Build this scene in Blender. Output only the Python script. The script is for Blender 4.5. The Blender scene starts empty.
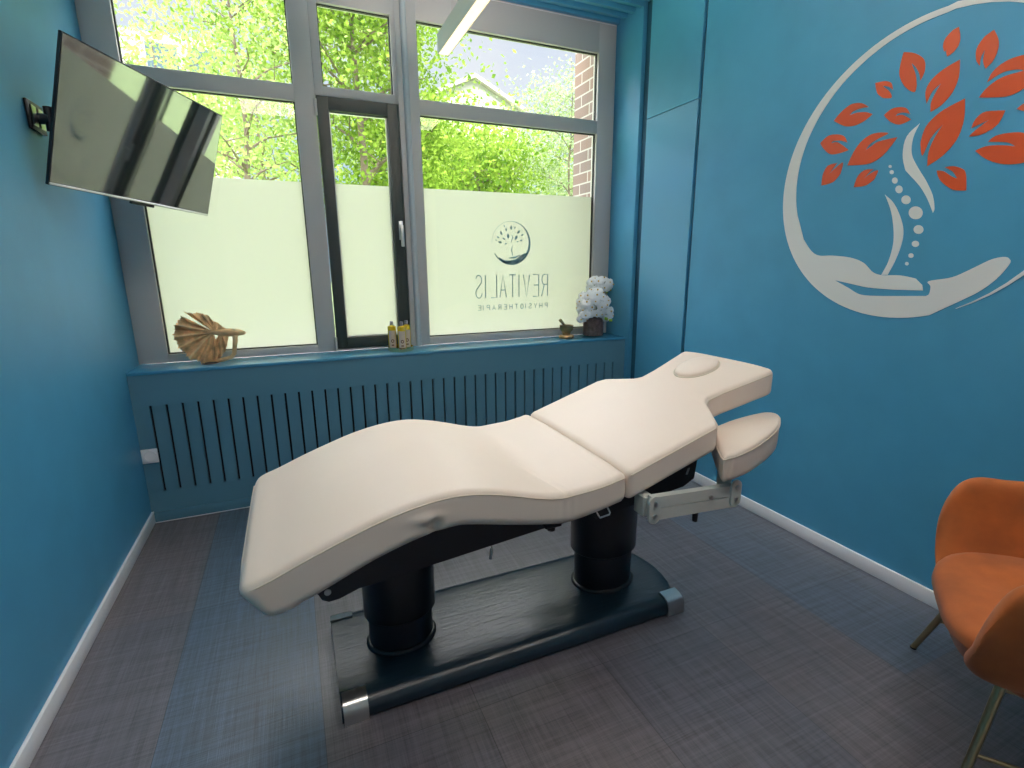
import bpy, bmesh, math, random
from mathutils import Vector, Matrix
from mathutils.geometry import tessellate_polygon
PI=math.pi
C=bpy.context.scene.collection
S_=bpy.context.scene
# ---------------------------------------------------------------- camera numbers
F_PX=505.6224; CAM=Vector((0.8522,-3.2604,1.4259)); YAW,PITCH,ROLL=0.4063,-0.2296,-0.0075
fw=Vector((math.sin(YAW)*math.cos(PITCH),math.cos(YAW)*math.cos(PITCH),math.sin(PITCH)))
rt=Vector((math.cos(YAW),-math.sin(YAW),0)); up=rt.cross(fw)
RT=rt*math.cos(ROLL)+up*math.sin(ROLL); UP=-rt*math.sin(ROLL)+up*math.cos(ROLL)
def onplane(q,ax,v):
    d=fw+RT*((q[0]-512)/F_PX)-UP*((q[1]-384)/F_PX)
    return CAM+d*((v-CAM[ax])/d[ax])
# ---------------------------------------------------------------- materials
def mat(name,col,rough=.5,metal=0,spec=.5,bump=None,var=None,coat=0,sheen=0,emit=None,es=1,trans=0):
    m=bpy.data.materials.new(name); m.use_nodes=True; nt=m.node_tree; b=nt.nodes['Principled BSDF']
    b.inputs['Base Color'].default_value=(*col,1); b.inputs['Roughness'].default_value=rough
    b.inputs['Metallic'].default_value=metal; b.inputs['Specular IOR Level'].default_value=spec
    b.inputs['Coat Weight'].default_value=coat; b.inputs['Sheen Weight'].default_value=sheen
    b.inputs['Transmission Weight'].default_value=trans
    if emit: b.inputs['Emission Color'].default_value=(*emit,1); b.inputs['Emission Strength'].default_value=es
    tc=nt.nodes.new('ShaderNodeTexCoord')
    if var:   # (scale, amount)
        n=nt.nodes.new('ShaderNodeTexNoise'); n.inputs['Scale'].default_value=var[0]; n.inputs['Detail'].default_value=5
        r=nt.nodes.new('ShaderNodeMapRange'); r.inputs[1].default_value=.3; r.inputs[2].default_value=.7
        r.inputs[3].default_value=1-var[1]; r.inputs[4].default_value=1+var[1]
        h=nt.nodes.new('ShaderNodeHueSaturation'); h.inputs['Color'].default_value=(*col,1)
        mp=nt.nodes.new('ShaderNodeMapping'); mp.inputs['Scale'].default_value=var[2] if len(var)>2 else (1,1,1)
        nt.links.new(tc.outputs['Object'],mp.inputs[0]); nt.links.new(mp.outputs[0],n.inputs['Vector'])
        nt.links.new(n.outputs[0],r.inputs[0]); nt.links.new(r.outputs[0],h.inputs['Value']); nt.links.new(h.outputs[0],b.inputs['Base Color'])
    if bump:  # (scale, strength[, mapping])
        n=nt.nodes.new('ShaderNodeTexNoise'); n.inputs['Scale'].default_value=bump[0]; n.inputs['Detail'].default_value=4
        mp=nt.nodes.new('ShaderNodeMapping'); mp.inputs['Scale'].default_value=bump[2] if len(bump)>2 else (1,1,1)
        nt.links.new(tc.outputs['Object'],mp.inputs[0]); nt.links.new(mp.outputs[0],n.inputs['Vector'])
        bp=nt.nodes.new('ShaderNodeBump'); bp.inputs['Strength'].default_value=bump[1]; bp.inputs['Distance'].default_value=.002
        nt.links.new(n.outputs[0],bp.inputs['Height']); nt.links.new(bp.outputs[0],b.inputs['Normal'])
    return m
M={}
BLUE=(.064,.29,.48)
M['wall']=mat('blue wall paint',BLUE,.42,spec=.45,bump=(220,.25),var=(6,.04))
M['gap']=mat('dark blue shadow gap',(.008,.07,.13),.6)
M['blue']=mat('blue lacquer',BLUE,.38,spec=.5,bump=(200,.12))
M['bluedark']=mat('blue panel paint',(.085,.22,.31),.5,spec=.4,bump=(200,.12))
M['white']=mat('white paint',(.84,.83,.86),.45)
M['ceil']=mat('matt white ceiling paint',(.85,.84,.82),.8)
M['grey']=mat('grey window aluminium',(.56,.53,.52),.42,metal=.0,spec=.6,bump=(60,.05,(1,1,.05)))
M['dark']=mat('anthracite sash',(.035,.045,.043),.45,spec=.3)
M['gasket']=mat('black rubber gasket',(.01,.01,.012),.6)
M['steel']=mat('brushed steel',(.62,.62,.62),.28,metal=1)
M['black']=mat('black plastic',(.008,.009,.012),.35)
M['blackmet']=mat('black powder coat',(.010,.012,.018),.32)
M['cream']=mat('cream leatherette',(.80,.665,.565),.45,spec=.4,bump=(350,.10),var=(3,.02))
M['creamside']=mat('beige leatherette side',(.66,.58,.46),.45,spec=.4,bump=(350,.10),var=(3,.03))
M['pipe']=mat('cream piping',(.72,.60,.48),.5)
M['ivory']=mat('pale grey enamel',(.55,.56,.52),.4)
M['velvet']=mat('orange velvet',(.40,.098,.016),.8,sheen=.12,var=(9,.22),bump=(60,.2))
M['bronze']=mat('brushed brass tube',(.36,.29,.17),.33,metal=1)
M['lampwhite']=mat('lamp housing',(.75,.72,.66),.45)
M['lampon']=mat('lit diffuser',(1,.9,.75),.5,emit=(1,.74,.50),es=1.25)
M['uplight_fill']=mat('added uplight glow',(1,.9,.75),.5,emit=(1,.88,.76),es=200)
M['fill_glow']=mat('added fill panel glow',(1,.9,.8),.5,emit=(1,.90,.80),es=12)
M['mural_w']=mat('off white mural paint',(.80,.80,.79),.5,bump=(200,.2))
M['mural_o']=mat('orange mural foil',(.62,.085,.018),.28,spec=.7,bump=(160,.35))
M['logo']=mat('grey blue print',(.25,.40,.44),.6)
M['brickgeo']=None
M['bark']=mat('tree bark',(.16,.12,.09),.9,bump=(14,.8),var=(5,.3))
M['grass']=mat('lawn',(.25,.34,.14),.9,var=(2,.25),bump=(30,.8))
M['render']=mat('pale rendered house wall',(.50,.47,.45),.8)
M['roof']=mat('grey roof tiles',(.40,.36,.35),.8)
M['winglass']=mat('dark house window',(.10,.14,.18),.15)
M['gold']=mat('antique gold resin',(.84,.52,.27),.40,metal=.2,var=(16,.5),bump=(40,.5))
M['oil']=mat('yellow massage oil',(.85,.58,.02),.12,coat=.6)
M['label']=mat('beige paper label',(.72,.58,.46),.6)
M['brown']=mat('brown label print',(.16,.05,.03),.6)
M['cap']=mat('grey plastic cap',(.30,.30,.36),.35)
M['brassy']=mat('aged brass',(.45,.30,.16),.35,metal=1,var=(30,.3))
M['petal']=mat('white orchid petal',(.95,.94,.97),.55)
M['yellow']=mat('yellow flower throat',(.72,.45,.06),.6)
M['leaf']=mat('orchid leaf green',(.10,.22,.07),.4)
M['bud']=mat('green flower bud',(.42,.60,.05),.5)
M['soil']=mat('dark bark substrate',(.20,.12,.11),.9,bump=(40,1),var=(40,.5))
M['dkgap']=mat('dark recess',(.01,.012,.015),.8)

def glassmat(name,tint=(1,1,1),ior=1.45):
    m=bpy.data.materials.new(name); m.use_nodes=True; nt=m.node_tree; nt.nodes.clear()
    o=nt.nodes.new('ShaderNodeOutputMaterial'); mx=nt.nodes.new('ShaderNodeMixShader')
    t=nt.nodes.new('ShaderNodeBsdfTransparent'); g=nt.nodes.new('ShaderNodeBsdfGlossy'); f=nt.nodes.new('ShaderNodeFresnel')
    t.inputs[0].default_value=(*tint,1); g.inputs['Roughness'].default_value=.01; f.inputs[0].default_value=ior
    ge=nt.nodes.new('ShaderNodeNewGeometry'); sb=nt.nodes.new('ShaderNodeMath'); sb.operation='SUBTRACT'; sb.inputs[0].default_value=1; ml=nt.nodes.new('ShaderNodeMath'); ml.operation='MULTIPLY'; nt.links.new(ge.outputs['Backfacing'],sb.inputs[1]); nt.links.new(sb.outputs[0],ml.inputs[0]); nt.links.new(f.outputs[0],ml.inputs[1])
    nt.links.new(ml.outputs[0],mx.inputs[0]); nt.links.new(t.outputs[0],mx.inputs[1]); nt.links.new(g.outputs[0],mx.inputs[2]); nt.links.new(mx.outputs[0],o.inputs[0])
    return m
M['glass']=glassmat('window glass'); M['vglass']=glassmat('vase glass',(.93,.95,.96),1.5)
def filmmat():
    m=bpy.data.materials.new('frosted window film'); m.use_nodes=True; nt=m.node_tree; nt.nodes.clear()
    o=nt.nodes.new('ShaderNodeOutputMaterial'); mx=nt.nodes.new('ShaderNodeMixShader')
    t=nt.nodes.new('ShaderNodeBsdfTranslucent'); d=nt.nodes.new('ShaderNodeBsdfDiffuse')
    t.inputs[0].default_value=(.60,.60,.545,1); d.inputs[0].default_value=(.8,.82,.78,1); mx.inputs[0].default_value=.22
    nt.links.new(t.outputs[0],mx.inputs[1]); nt.links.new(d.outputs[0],mx.inputs[2]); nt.links.new(mx.outputs[0],o.inputs[0])
    return m
M['film']=filmmat()
def leafmat(name,c1,c2):
    m=bpy.data.materials.new(name); m.use_nodes=True; nt=m.node_tree; nt.nodes.clear()
    o=nt.nodes.new('ShaderNodeOutputMaterial'); mx=nt.nodes.new('ShaderNodeMixShader')
    t=nt.nodes.new('ShaderNodeBsdfTranslucent'); d=nt.nodes.new('ShaderNodeBsdfDiffuse')
    tc=nt.nodes.new('ShaderNodeTexCoord'); n=nt.nodes.new('ShaderNodeTexNoise'); n.inputs['Scale'].default_value=2.2; n.inputs['Detail'].default_value=6
    r=nt.nodes.new('ShaderNodeValToRGB'); r.color_ramp.elements[0].position=.38; r.color_ramp.elements[1].position=.64
    r.color_ramp.elements[0].color=(*c1,1); r.color_ramp.elements[1].color=(*c2,1)
    nt.links.new(tc.outputs['Object'],n.inputs['Vector']); nt.links.new(n.outputs[0],r.inputs[0])
    nt.links.new(r.outputs[0],t.inputs[0]); nt.links.new(r.outputs[0],d.inputs[0]); mx.inputs[0].default_value=.55
    nt.links.new(t.outputs[0],mx.inputs[1]); nt.links.new(d.outputs[0],mx.inputs[2]); nt.links.new(mx.outputs[0],o.inputs[0])
    return m
M['leafA']=leafmat('fresh maple leaves',(.10,.20,.02),(.33,.46,.07))
M['leafB']=leafmat('light spring leaves',(.19,.30,.07),(.46,.55,.19))
M['leafC']=leafmat('pale birch leaves',(.20,.28,.13),(.44,.50,.28))
def brickmat():
    m=bpy.data.materials.new('pale red brick'); m.use_nodes=True; nt=m.node_tree; b=nt.nodes['Principled BSDF']
    tc=nt.nodes.new('ShaderNodeTexCoord'); sp=nt.nodes.new('ShaderNodeSeparateXYZ'); cb=nt.nodes.new('ShaderNodeCombineXYZ')
    ad=nt.nodes.new('ShaderNodeMath'); ad.operation='ADD'
    nt.links.new(tc.outputs['Object'],sp.inputs[0]); nt.links.new(sp.outputs[0],ad.inputs[0]); nt.links.new(sp.outputs[1],ad.inputs[1])
    nt.links.new(ad.outputs[0],cb.inputs[0]); nt.links.new(sp.outputs[2],cb.inputs[1])
    br=nt.nodes.new('ShaderNodeTexBrick'); br.inputs['Scale'].default_value=1; br.inputs['Brick Width'].default_value=.24; br.inputs['Row Height'].default_value=.083
    br.inputs['Mortar Size'].default_value=.006; br.inputs['Color1'].default_value=(.27,.17,.14,1); br.inputs['Color2'].default_value=(.22,.16,.15,1); br.inputs['Mortar'].default_value=(.48,.44,.42,1)
    nt.links.new(cb.outputs[0],br.inputs['Vector']); nt.links.new(br.outputs[0],b.inputs['Base Color']); b.inputs['Roughness'].default_value=.85
    return m
M['brick']=brickmat()
def floormat():
    m=bpy.data.materials.new('woven vinyl floor'); m.use_nodes=True; nt=m.node_tree; b=nt.nodes['Principled BSDF']; L=nt.links.new
    tc=nt.nodes.new('ShaderNodeTexCoord')
    mp0=nt.nodes.new('ShaderNodeMapping'); mp0.inputs['Location'].default_value=(-.34+.956,2.42+.478,0); L(tc.outputs['Object'],mp0.inputs[0])
    br=nt.nodes.new('ShaderNodeTexBrick'); br.inputs['Scale'].default_value=1; br.inputs['Brick Width'].default_value=.478; br.inputs['Row Height'].default_value=.956; br.offset=0
    br.inputs['Mortar Size'].default_value=.0012; br.inputs['Mortar Smooth'].default_value=.3
    br.inputs['Color1'].default_value=(.100,.094,.114,1); br.inputs['Color2'].default_value=(.132,.112,.120,1); br.inputs['Mortar'].default_value=(.030,.028,.034,1); L(mp0.outputs[0],br.inputs['Vector'])
    def streak(sc,seed):
        mp=nt.nodes.new('ShaderNodeMapping'); mp.inputs['Scale'].default_value=sc; mp.inputs['Location'].default_value=(seed,seed,0)
        n=nt.nodes.new('ShaderNodeTexNoise'); n.inputs['Scale'].default_value=1; n.inputs['Detail'].default_value=3; n.inputs['Roughness'].default_value=.65
        L(tc.outputs['Object'],mp.inputs[0]); L(mp.outputs[0],n.inputs['Vector']); return n
    a=streak((260,5,1),1); c=streak((5,260,1),7); d=streak((55,2.2,1),3); e=streak((2.2,55,1),5)
    def add(x,y,op='ADD'):
        q=nt.nodes.new('ShaderNodeMath'); q.operation=op; L(x,q.inputs[0]); L(y,q.inputs[1]); return q.outputs[0]
    s=add(add(a.outputs[0],c.outputs[0]),add(d.outputs[0],e.outputs[0]))
    r=nt.nodes.new('ShaderNodeMapRange'); r.inputs[1].default_value=1.65; r.inputs[2].default_value=2.35; r.inputs[3].default_value=.58; r.inputs[4].default_value=1.45; L(s,r.inputs[0])
    sx=nt.nodes.new('ShaderNodeSeparateXYZ'); L(tc.outputs['Object'],sx.inputs[0])
    def cmp(sock,v,op='GREATER_THAN'):
        q=nt.nodes.new('ShaderNodeMath'); q.operation=op; L(sock,q.inputs[0]); q.inputs[1].default_value=v; return q.outputs[0]
    def mul(a_,b_): return add(a_,b_,'MULTIPLY')
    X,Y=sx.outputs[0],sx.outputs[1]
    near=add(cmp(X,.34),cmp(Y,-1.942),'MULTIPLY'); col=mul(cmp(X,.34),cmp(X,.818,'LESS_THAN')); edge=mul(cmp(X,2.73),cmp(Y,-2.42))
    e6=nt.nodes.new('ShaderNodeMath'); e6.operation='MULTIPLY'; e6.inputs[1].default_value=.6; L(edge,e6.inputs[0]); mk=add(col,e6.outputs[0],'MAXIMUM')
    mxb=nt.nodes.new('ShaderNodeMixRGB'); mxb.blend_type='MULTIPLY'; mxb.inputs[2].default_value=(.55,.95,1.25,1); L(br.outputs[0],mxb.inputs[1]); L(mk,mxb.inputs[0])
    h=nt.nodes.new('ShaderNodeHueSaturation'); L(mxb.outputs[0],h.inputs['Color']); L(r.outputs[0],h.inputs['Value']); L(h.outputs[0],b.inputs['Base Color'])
    bp=nt.nodes.new('ShaderNodeBump'); bp.inputs['Strength'].default_value=.35; bp.inputs['Distance'].default_value=.002; L(s,bp.inputs['Height']); L(bp.outputs[0],b.inputs['Normal'])
    b.inputs['Roughness'].default_value=.36; b.inputs['Specular IOR Level'].default_value=.9
    return m
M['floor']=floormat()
def woodmat():
    m=mat('black stained ash veneer',(.006,.020,.034),.30,spec=.6); nt=m.node_tree; b=nt.nodes['Principled BSDF']; L=nt.links.new
    tc=nt.nodes.new('ShaderNodeTexCoord'); mp=nt.nodes.new('ShaderNodeMapping'); mp.inputs['Scale'].default_value=(1.2,14,4)
    n=nt.nodes.new('ShaderNodeTexNoise'); n.inputs['Scale'].default_value=4; n.inputs['Detail'].default_value=8; n.inputs['Distortion'].default_value=1.2
    L(tc.outputs['Object'],mp.inputs[0]); L(mp.outputs[0],n.inputs['Vector'])
    bp=nt.nodes.new('ShaderNodeBump'); bp.inputs['Strength'].default_value=.5; bp.inputs['Distance'].default_value=.003; L(n.outputs[0],bp.inputs['Height']); L(bp.outputs[0],b.inputs['Normal'])
    return m
M['wood']=woodmat()
M['screen']=mat('glossy black television screen',(.022,.026,.027),.05); M['screen'].node_tree.nodes['Principled BSDF'].inputs['IOR'].default_value=2.7

# ---------------------------------------------------------------- mesh helpers
def smooth(bm,ang=35):
    for f in bm.faces: f.smooth=True
    for e in bm.edges:
        if len(e.link_faces)==2 and e.calc_face_angle(0)>math.radians(ang): e.smooth=False
        elif len(e.link_faces)!=2: e.smooth=False
def obj(name,bm,m,parent=None,sm=35,mod=None):
    bmesh.ops.recalc_face_normals(bm,faces=bm.faces[:]) if sm!='raw' else None
    if sm and sm!='raw': smooth(bm,sm)
    me=bpy.data.meshes.new(name); bm.to_mesh(me); bm.free()
    for x in (m if isinstance(m,(list,tuple)) else [m]): me.materials.append(x)
    o=bpy.data.objects.new(name,me); C.objects.link(o)
    if parent: o.parent=parent; o.matrix_parent_inverse=Matrix.Identity(4) if parent.get('_loc') is None else Matrix.Identity(4)
    return o
def thing(name,label,cat,loc=(0,0,0),rotz=0,group=None):
    o=bpy.data.objects.new(name,None); C.objects.link(o); o.location=loc; o.rotation_euler=(0,0,rotz); o.empty_display_size=.1
    o['label']=label; o['category']=cat
    if group:o['group']=group
    return o
def tag(o,label,cat,group=None,kind=None):
    o['label']=label; o['category']=cat
    if group:o['group']=group
    if kind:o['kind']=kind
    return o
def struct(name,bm,m,sm=35):
    o=obj(name,bm,m,None,sm); o['kind']='structure'; return o
def box(bm,x0,x1,y0,y1,z0,z1,bev=0,seg=2,mi=0,mtx=None):
    r=bmesh.ops.create_cube(bm,size=1); vs=r['verts']
    for v in vs: v.co=Vector((x0+(v.co.x+.5)*(x1-x0),y0+(v.co.y+.5)*(y1-y0),z0+(v.co.z+.5)*(z1-z0)))
    fs=set(f for v in vs for f in v.link_faces)
    for f in fs: f.material_index=mi
    if bev:
        es=list(set(e for v in vs for e in v.link_edges))
        r=bmesh.ops.bevel(bm,geom=es,offset=bev,segments=seg,affect='EDGES',profile=.5)
        vs=list(set(v for f in r['faces'] for v in f.verts)|set(v for v in vs if v.is_valid))
        for f in r['faces']: f.material_index=mi
    if mtx:
        for v in vs: v.co=mtx@v.co
    return vs
def tube(bm,pts,r,n=10,cap=True,mi=0):
    pts=[Vector(p) for p in pts]; rs=r if isinstance(r,(list,tuple)) else [r]*len(pts); rings=[]; prev=None
    for i,p in enumerate(pts):
        d=(pts[min(i+1,len(pts)-1)]-pts[max(i-1,0)]).normalized()
        if prev is None: a=d.orthogonal().normalized()
        else:
            a=prev-d*prev.dot(d); a=a.normalized() if a.length>1e-6 else d.orthogonal().normalized()
        prev=a; b=d.cross(a)
        rings.append([bm.verts.new(p+(a*math.cos(2*PI*k/n)+b*math.sin(2*PI*k/n))*rs[i]) for k in range(n)])
    for i in range(len(rings)-1):
        for k in range(n):
            f=bm.faces.new((rings[i][k],rings[i][(k+1)%n],rings[i+1][(k+1)%n],rings[i+1][k])); f.material_index=mi
    if cap:
        for rg in (rings[0][::-1],rings[-1]):
            f=bm.faces.new(rg); f.material_index=mi
def lathe(bm,prof,n=32,c=(0,0,0),sx=1,sy=1,mi=0,closed=True):
    rings=[[bm.verts.new((c[0]+r*sx*math.cos(2*PI*k/n),c[1]+r*sy*math.sin(2*PI*k/n),c[2]+z)) for k in range(n)] for r,z in prof]
    for i in range(len(rings)-1):
        for k in range(n):
            f=bm.faces.new((rings[i][k],rings[i][(k+1)%n],rings[i+1][(k+1)%n],rings[i+1][k])); f.material_index=mi
    if closed:
        for rg in (rings[0][::-1],rings[-1]):
            f=bm.faces.new(rg); f.material_index=mi
def prism(bm,pts,d,mi=0):
    """pts: closed 3d outline (planar), d: extrusion vector"""
    d=Vector(d); a=[bm.verts.new(Vector(p)) for p in pts]; b=[bm.verts.new(Vector(p)+d) for p in pts]
    fa=bm.faces.new(a); fb=bm.faces.new(b[::-1]); n=len(a); fs=[fa,fb]
    for i in range(n): fs.append(bm.faces.new((a[i],b[i],b[(i+1)%n],a[(i+1)%n])))
    for f in fs: f.material_index=mi
    if n>8:
        tri=tessellate_polygon([[Vector(p) for p in pts]]); bmesh.ops.delete(bm,geom=[fa,fb],context='FACES_ONLY')
        for t in tri:
            for q,o_ in ((a,1),(b,-1)):
                try: bm.faces.new([q[i] for i in t][::o_]).material_index=mi
                except ValueError: pass
def interp(tab,x):
    if x<=tab[0][0]: return tab[0][1]
    for i in range(len(tab)-1):
        if x<=tab[i+1][0]:
            x0,y0=tab[i];x1,y1=tab[i+1]; m=lambda j: (tab[min(j+1,len(tab)-1)][1]-tab[max(j-1,0)][1])/max(1e-9,(tab[min(j+1,len(tab)-1)][0]-tab[max(j-1,0)][0]))
            h=x1-x0;t=(x-x0)/h; a,b=m(i)*h,m(i+1)*h
            return (2*t**3-3*t*t+1)*y0+(t**3-2*t*t+t)*a+(-2*t**3+3*t*t)*y1+(t**3-t*t)*b
    return tab[-1][1]
def lint(tab,x):
    if x<=tab[0][0]: return tab[0][1]
    for i in range(len(tab)-1):
        if x<=tab[i+1][0]:
            x0,y0=tab[i];x1,y1=tab[i+1]; return y0+(y1-y0)*(x-x0)/(x1-x0)
    return tab[-1][1]

W=3.2378; W1=3.2234; SD=.2647; YB=-4.9; ZC=3.16
# ================================================================ SETTING
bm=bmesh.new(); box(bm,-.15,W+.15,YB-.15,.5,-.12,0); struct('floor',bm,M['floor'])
bm=bmesh.new(); box(bm,-.15,0,YB-.15,.5,-.12,ZC+.1); struct('wall_left',bm,M['wall'])
bm=bmesh.new(); box(bm,-.15,W+.15,YB-.15,YB,-.12,ZC+.1); struct('wall_back',bm,M['white'])
# right wall: backing plus raised painted panels with shadow gaps
bm=bmesh.new(); box(bm,W+.028,W+.2,YB-.15,.5,-.12,ZC+.1)
box(bm,W,W+.03,YB,-.637,0,ZC+.02,.002,1)
box(bm,W,W+.03,-.607,-.115,2.4095,ZC+.02,.002,1)
struct('wall_right',bm,M['wall'])
bm=bmesh.new(); box(bm,W,W+.027,-.607,-.115,0,2.4055,.002,1); struct('trim_7',bm,mat('satin blue panel',BLUE,.30,spec=.9,bump=(120,.15)))
bm=bmesh.new(); box(bm,W1,W+.03,-.045,.30,0,ZC+.02,.006,2); o=struct('trim_1',bm,M['wall'])
# dark strips backing both gaps, the shade put into their colour
bm=bmesh.new(); box(bm,W+.018,W+.029,-.114,-.046,0,ZC+.02); box(bm,W+.020,W+.029,-.6365,-.6075,0,ZC+.02); struct('trim_2',bm,M['gap'])
bm=bmesh.new(); box(bm,-.15,W+.15,.27,.42,-.12,.86); box(bm,-.15,W+.15,.27,.45,3.12,ZC+.1); struct('wall_front',bm,M['white'])
bm=bmesh.new(); box(bm,-.15,W+.2,YB-.15,.5,ZC+.06,ZC+.16); struct('ceiling',bm,M['ceil'])
# blue trapezoidal profile along the window head
bm=bmesh.new()
prof=[]; y=.262; z0=ZC-.035
k=0
while y>-.42:
    prof+= [(y,z0),(y-.030,z0),(y-.045,z0+.045),(y-.075,z0+.045)]; y-=.09
pts=[(0.001,a,b) for a,b in prof]+[(0.001,prof[-1][0],ZC+.058),(0.001,.262,ZC+.058)]
prism(bm,pts,(W1-.002,0,0)); struct('trim_3',bm,M['blue'],20)
# baseboards
bm=bmesh.new(); box(bm,0,.013,YB,-.001,0,.0694,.003,2); struct('baseboard_left',bm,M['white'])
bm=bmesh.new(); box(bm,W-.013,W,YB,-.125,0,.0694,.003,2); struct('baseboard_right',bm,M['white'])
bm=bmesh.new(); box(bm,.013,W1,-.012,-.0005,.004,.062,.003,2); struct('baseboard_window',bm,M['bluedark'])
bm=bmesh.new(); box(bm,.013,W1,-.0145,-.0005,0,.005,.001,1); struct('trim_4',bm,M['white'])

# ================================================================ RADIATOR COVER
rc=thing('radiator_cover','blue painted radiator cover with vertical black slots below the window','radiator cover',(0,0,0))
bm=bmesh.new(); th=.016
sz0,sz1=.1834,.6874; sx0,sdx,sw=.0824,.0758,.0057
box(bm,0.0005,W1-.0005,0,th,sz1,.862,.0015,1); box(bm,0.0005,W1-.0005,0,th,.004,sz0,.0015,1)
xe=[0.0005]+[v for i in range(41) for v in (sx0+i*sdx-sw,sx0+i*sdx+sw)]+[W1-.0005]
for i in range(0,len(xe),2): box(bm,xe[i],xe[i+1],0.0002,th,sz0-.001,sz1+.001)
obj('front_panel',bm,M['bluedark'],rc)
bm=bmesh.new(); box(bm,.002,W1-.002,.05,.06,.01,.855); obj('backing_board',bm,M['dkgap'],rc)
bm=bmesh.new(); box(bm,0.0005,W1-.0005,-.006,SD+.01,.862,.88,.003,2); obj('sill_board',bm,mat('glossy blue sill lacquer',BLUE,.25,spec=1.0),rc)

# ================================================================ WINDOWS
FY0,FY1=SD,SD+.07   # frame depth
GY=SD+.035
def rails(bm,rects,y0=FY0,y1=FY1,bev=.004):
    for x0,x1,z0,z1 in rects: box(bm,x0,x1,y0,y1,z0,z1,bev,2)
def window(idx): 
    o=bpy.data.objects.new('window_%d'%idx,None); C.objects.link(o); o['kind']='structure'; return o
ZB,ZT=.881,3.118; ZM0,ZM1=2.385,2.475; ZTOP=2.925
def gasket(bm,x0,x1,z0,z1,t=.006,y=None):
    y=GY-.012 if y is None else y
    for a in ((x0,x0+t,z0,z1),(x1-t,x1,z0,z1),(x0+t,x1-t,z0,z0+t),(x0+t,x1-t,z1-t,z1)): box(bm,a[0],a[1],y,y+.02,a[2],a[3])
def pane(bm,x0,x1,z0,z1): box(bm,x0,x1,GY,GY+.005,z0,z1)
# left unit
def unit(idx,X0,X1,gx0,gx1,zb):
    w=window(idx); bm=bmesh.new()
    rails(bm,[(X0,gx0,ZB,ZT),(gx1,X1,ZB,ZT)]); rails(bm,[(gx0-.005,gx1+.005,ZB,zb),(gx0-.005,gx1+.005,ZM0,ZM1),(gx0-.005,gx1+.005,ZTOP,ZT)],FY0+.001,FY1-.001)
    obj('window_frame',bm,M['grey'],w)
    bm=bmesh.new(); gasket(bm,gx0,gx1,zb,ZM0); gasket(bm,gx0,gx1,ZM1,ZTOP); obj('gasket',bm,M['gasket'],w)
    bm=bmesh.new(); pane(bm,gx0+.001,gx1-.001,zb+.001,ZM0-.001); obj('lower_pane',bm,M['glass'],w)
    bm=bmesh.new(); pane(bm,gx0+.001,gx1-.001,ZM1+.001,ZTOP-.001); obj('upper_pane',bm,M['glass'],w)
    bm=bmesh.new(); box(bm,gx0+.003,gx1-.003,GY+.008,GY+.010,zb+.003,1.94); obj('frosted_film',bm,M['film'],w)
    return w
w1=unit(1,.001,1.10,.150,.985,.928)
w3=unit(3,1.60,W1-.001,1.735,3.075,.935)
# middle unit with dark tilting sash
w2=window(2); bm=bmesh.new(); gx0,gx1=1.15,1.572
rails(bm,[(gx0-.05,gx1+.03,ZM0+.045,ZM1+.008),(gx0-.05,gx1+.03,ZTOP,ZT)],FY0+.001,FY1-.001); rails(bm,[(1.1005,gx0,ZM0+.05,ZT),(gx1,1.5995,ZM0+.05,ZT),(1.1005,1.5995,ZB,.893)],FY0+.0005,FY1-.0005)
obj('window_frame',bm,M['grey'],w2)
bm=bmesh.new(); gasket(bm,gx0,gx1,ZM1+.008,ZTOP); obj('gasket',bm,M['gasket'],w2)
bm=bmesh.new(); pane(bm,gx0+.001,gx1-.001,ZM1+.009,ZTOP-.001); obj('upper_pane',bm,M['glass'],w2)
bm=bmesh.new(); a,b,c,d=1.106,1.595,.895,2.428; ga,gb,gc,gd=1.172,1.522,.965,2.352
for r in ((a,ga,c,d),(gb,b,c,d),(ga-.004,gb+.004,c,gc),(ga-.004,gb+.004,gd,d)): box(bm,r[0],r[1],FY0-.008 if r[2]==c and r[3]==d else FY0-.007,FY1-.002,r[2],r[3],.004,2)
sash=obj('sash',bm,M['dark'],w2)
bm=bmesh.new(); gasket(bm,ga,gb,gc,gd,.008); obj('sash_gasket',bm,M['steel'],sash)
bm=bmesh.new(); pane(bm,ga+.001,gb-.001,gc+.001,gd-.001); obj('sash_pane',bm,M['glass'],sash)
bm=bmesh.new(); box(bm,ga+.003,gb-.003,GY+.008,GY+.010,gc+.003,1.94); obj('frosted_film',bm,M['film'],sash)
bm=bmesh.new(); hx=1.568; box(bm,hx-.014,hx+.014,FY0-.018,FY0-.008,1.60,1.72,.003,2); tube(bm,[(hx,FY0-.018,1.675),(hx,FY0-.05,1.675)],.009,12)
box(bm,hx-.011,hx+.011,FY0-.062,FY0-.048,1.555,1.69,.004,2); obj('handle',bm,M['steel'],sash)
bm=bmesh.new()
for z in (2.36,.93): tube(bm,[(1.098,FY0-.014,z-.045),(1.098,FY0-.014,z+.045)],.009,10)
obj('hinge',bm,M['grey'],sash)
# half-round cover strip on the mullion, header joint and reveal
bm=bmesh.new(); tube(bm,[(1.652,FY0-.004,ZB),(1.652,FY0-.004,ZT)],.020,20); struct('trim_5',bm,mat('pale aluminium strip',(.50,.53,.56),.3,spec=.8))
bm=bmesh.new(); box(bm,0.001,W1-.001,FY0-.002,FY0+.06,3.124,3.16,.002,1); struct('trim_6',bm,M['grey'])
bm=bmesh.new(); box(bm,3.13,3.60,SD+.075,.70,-.1,3.9); tag(struct('wall_outside',bm,M['brick']),'x','x'); 
o=bpy.data.objects['wall_outside']; del o['label']; del o['category']
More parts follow.
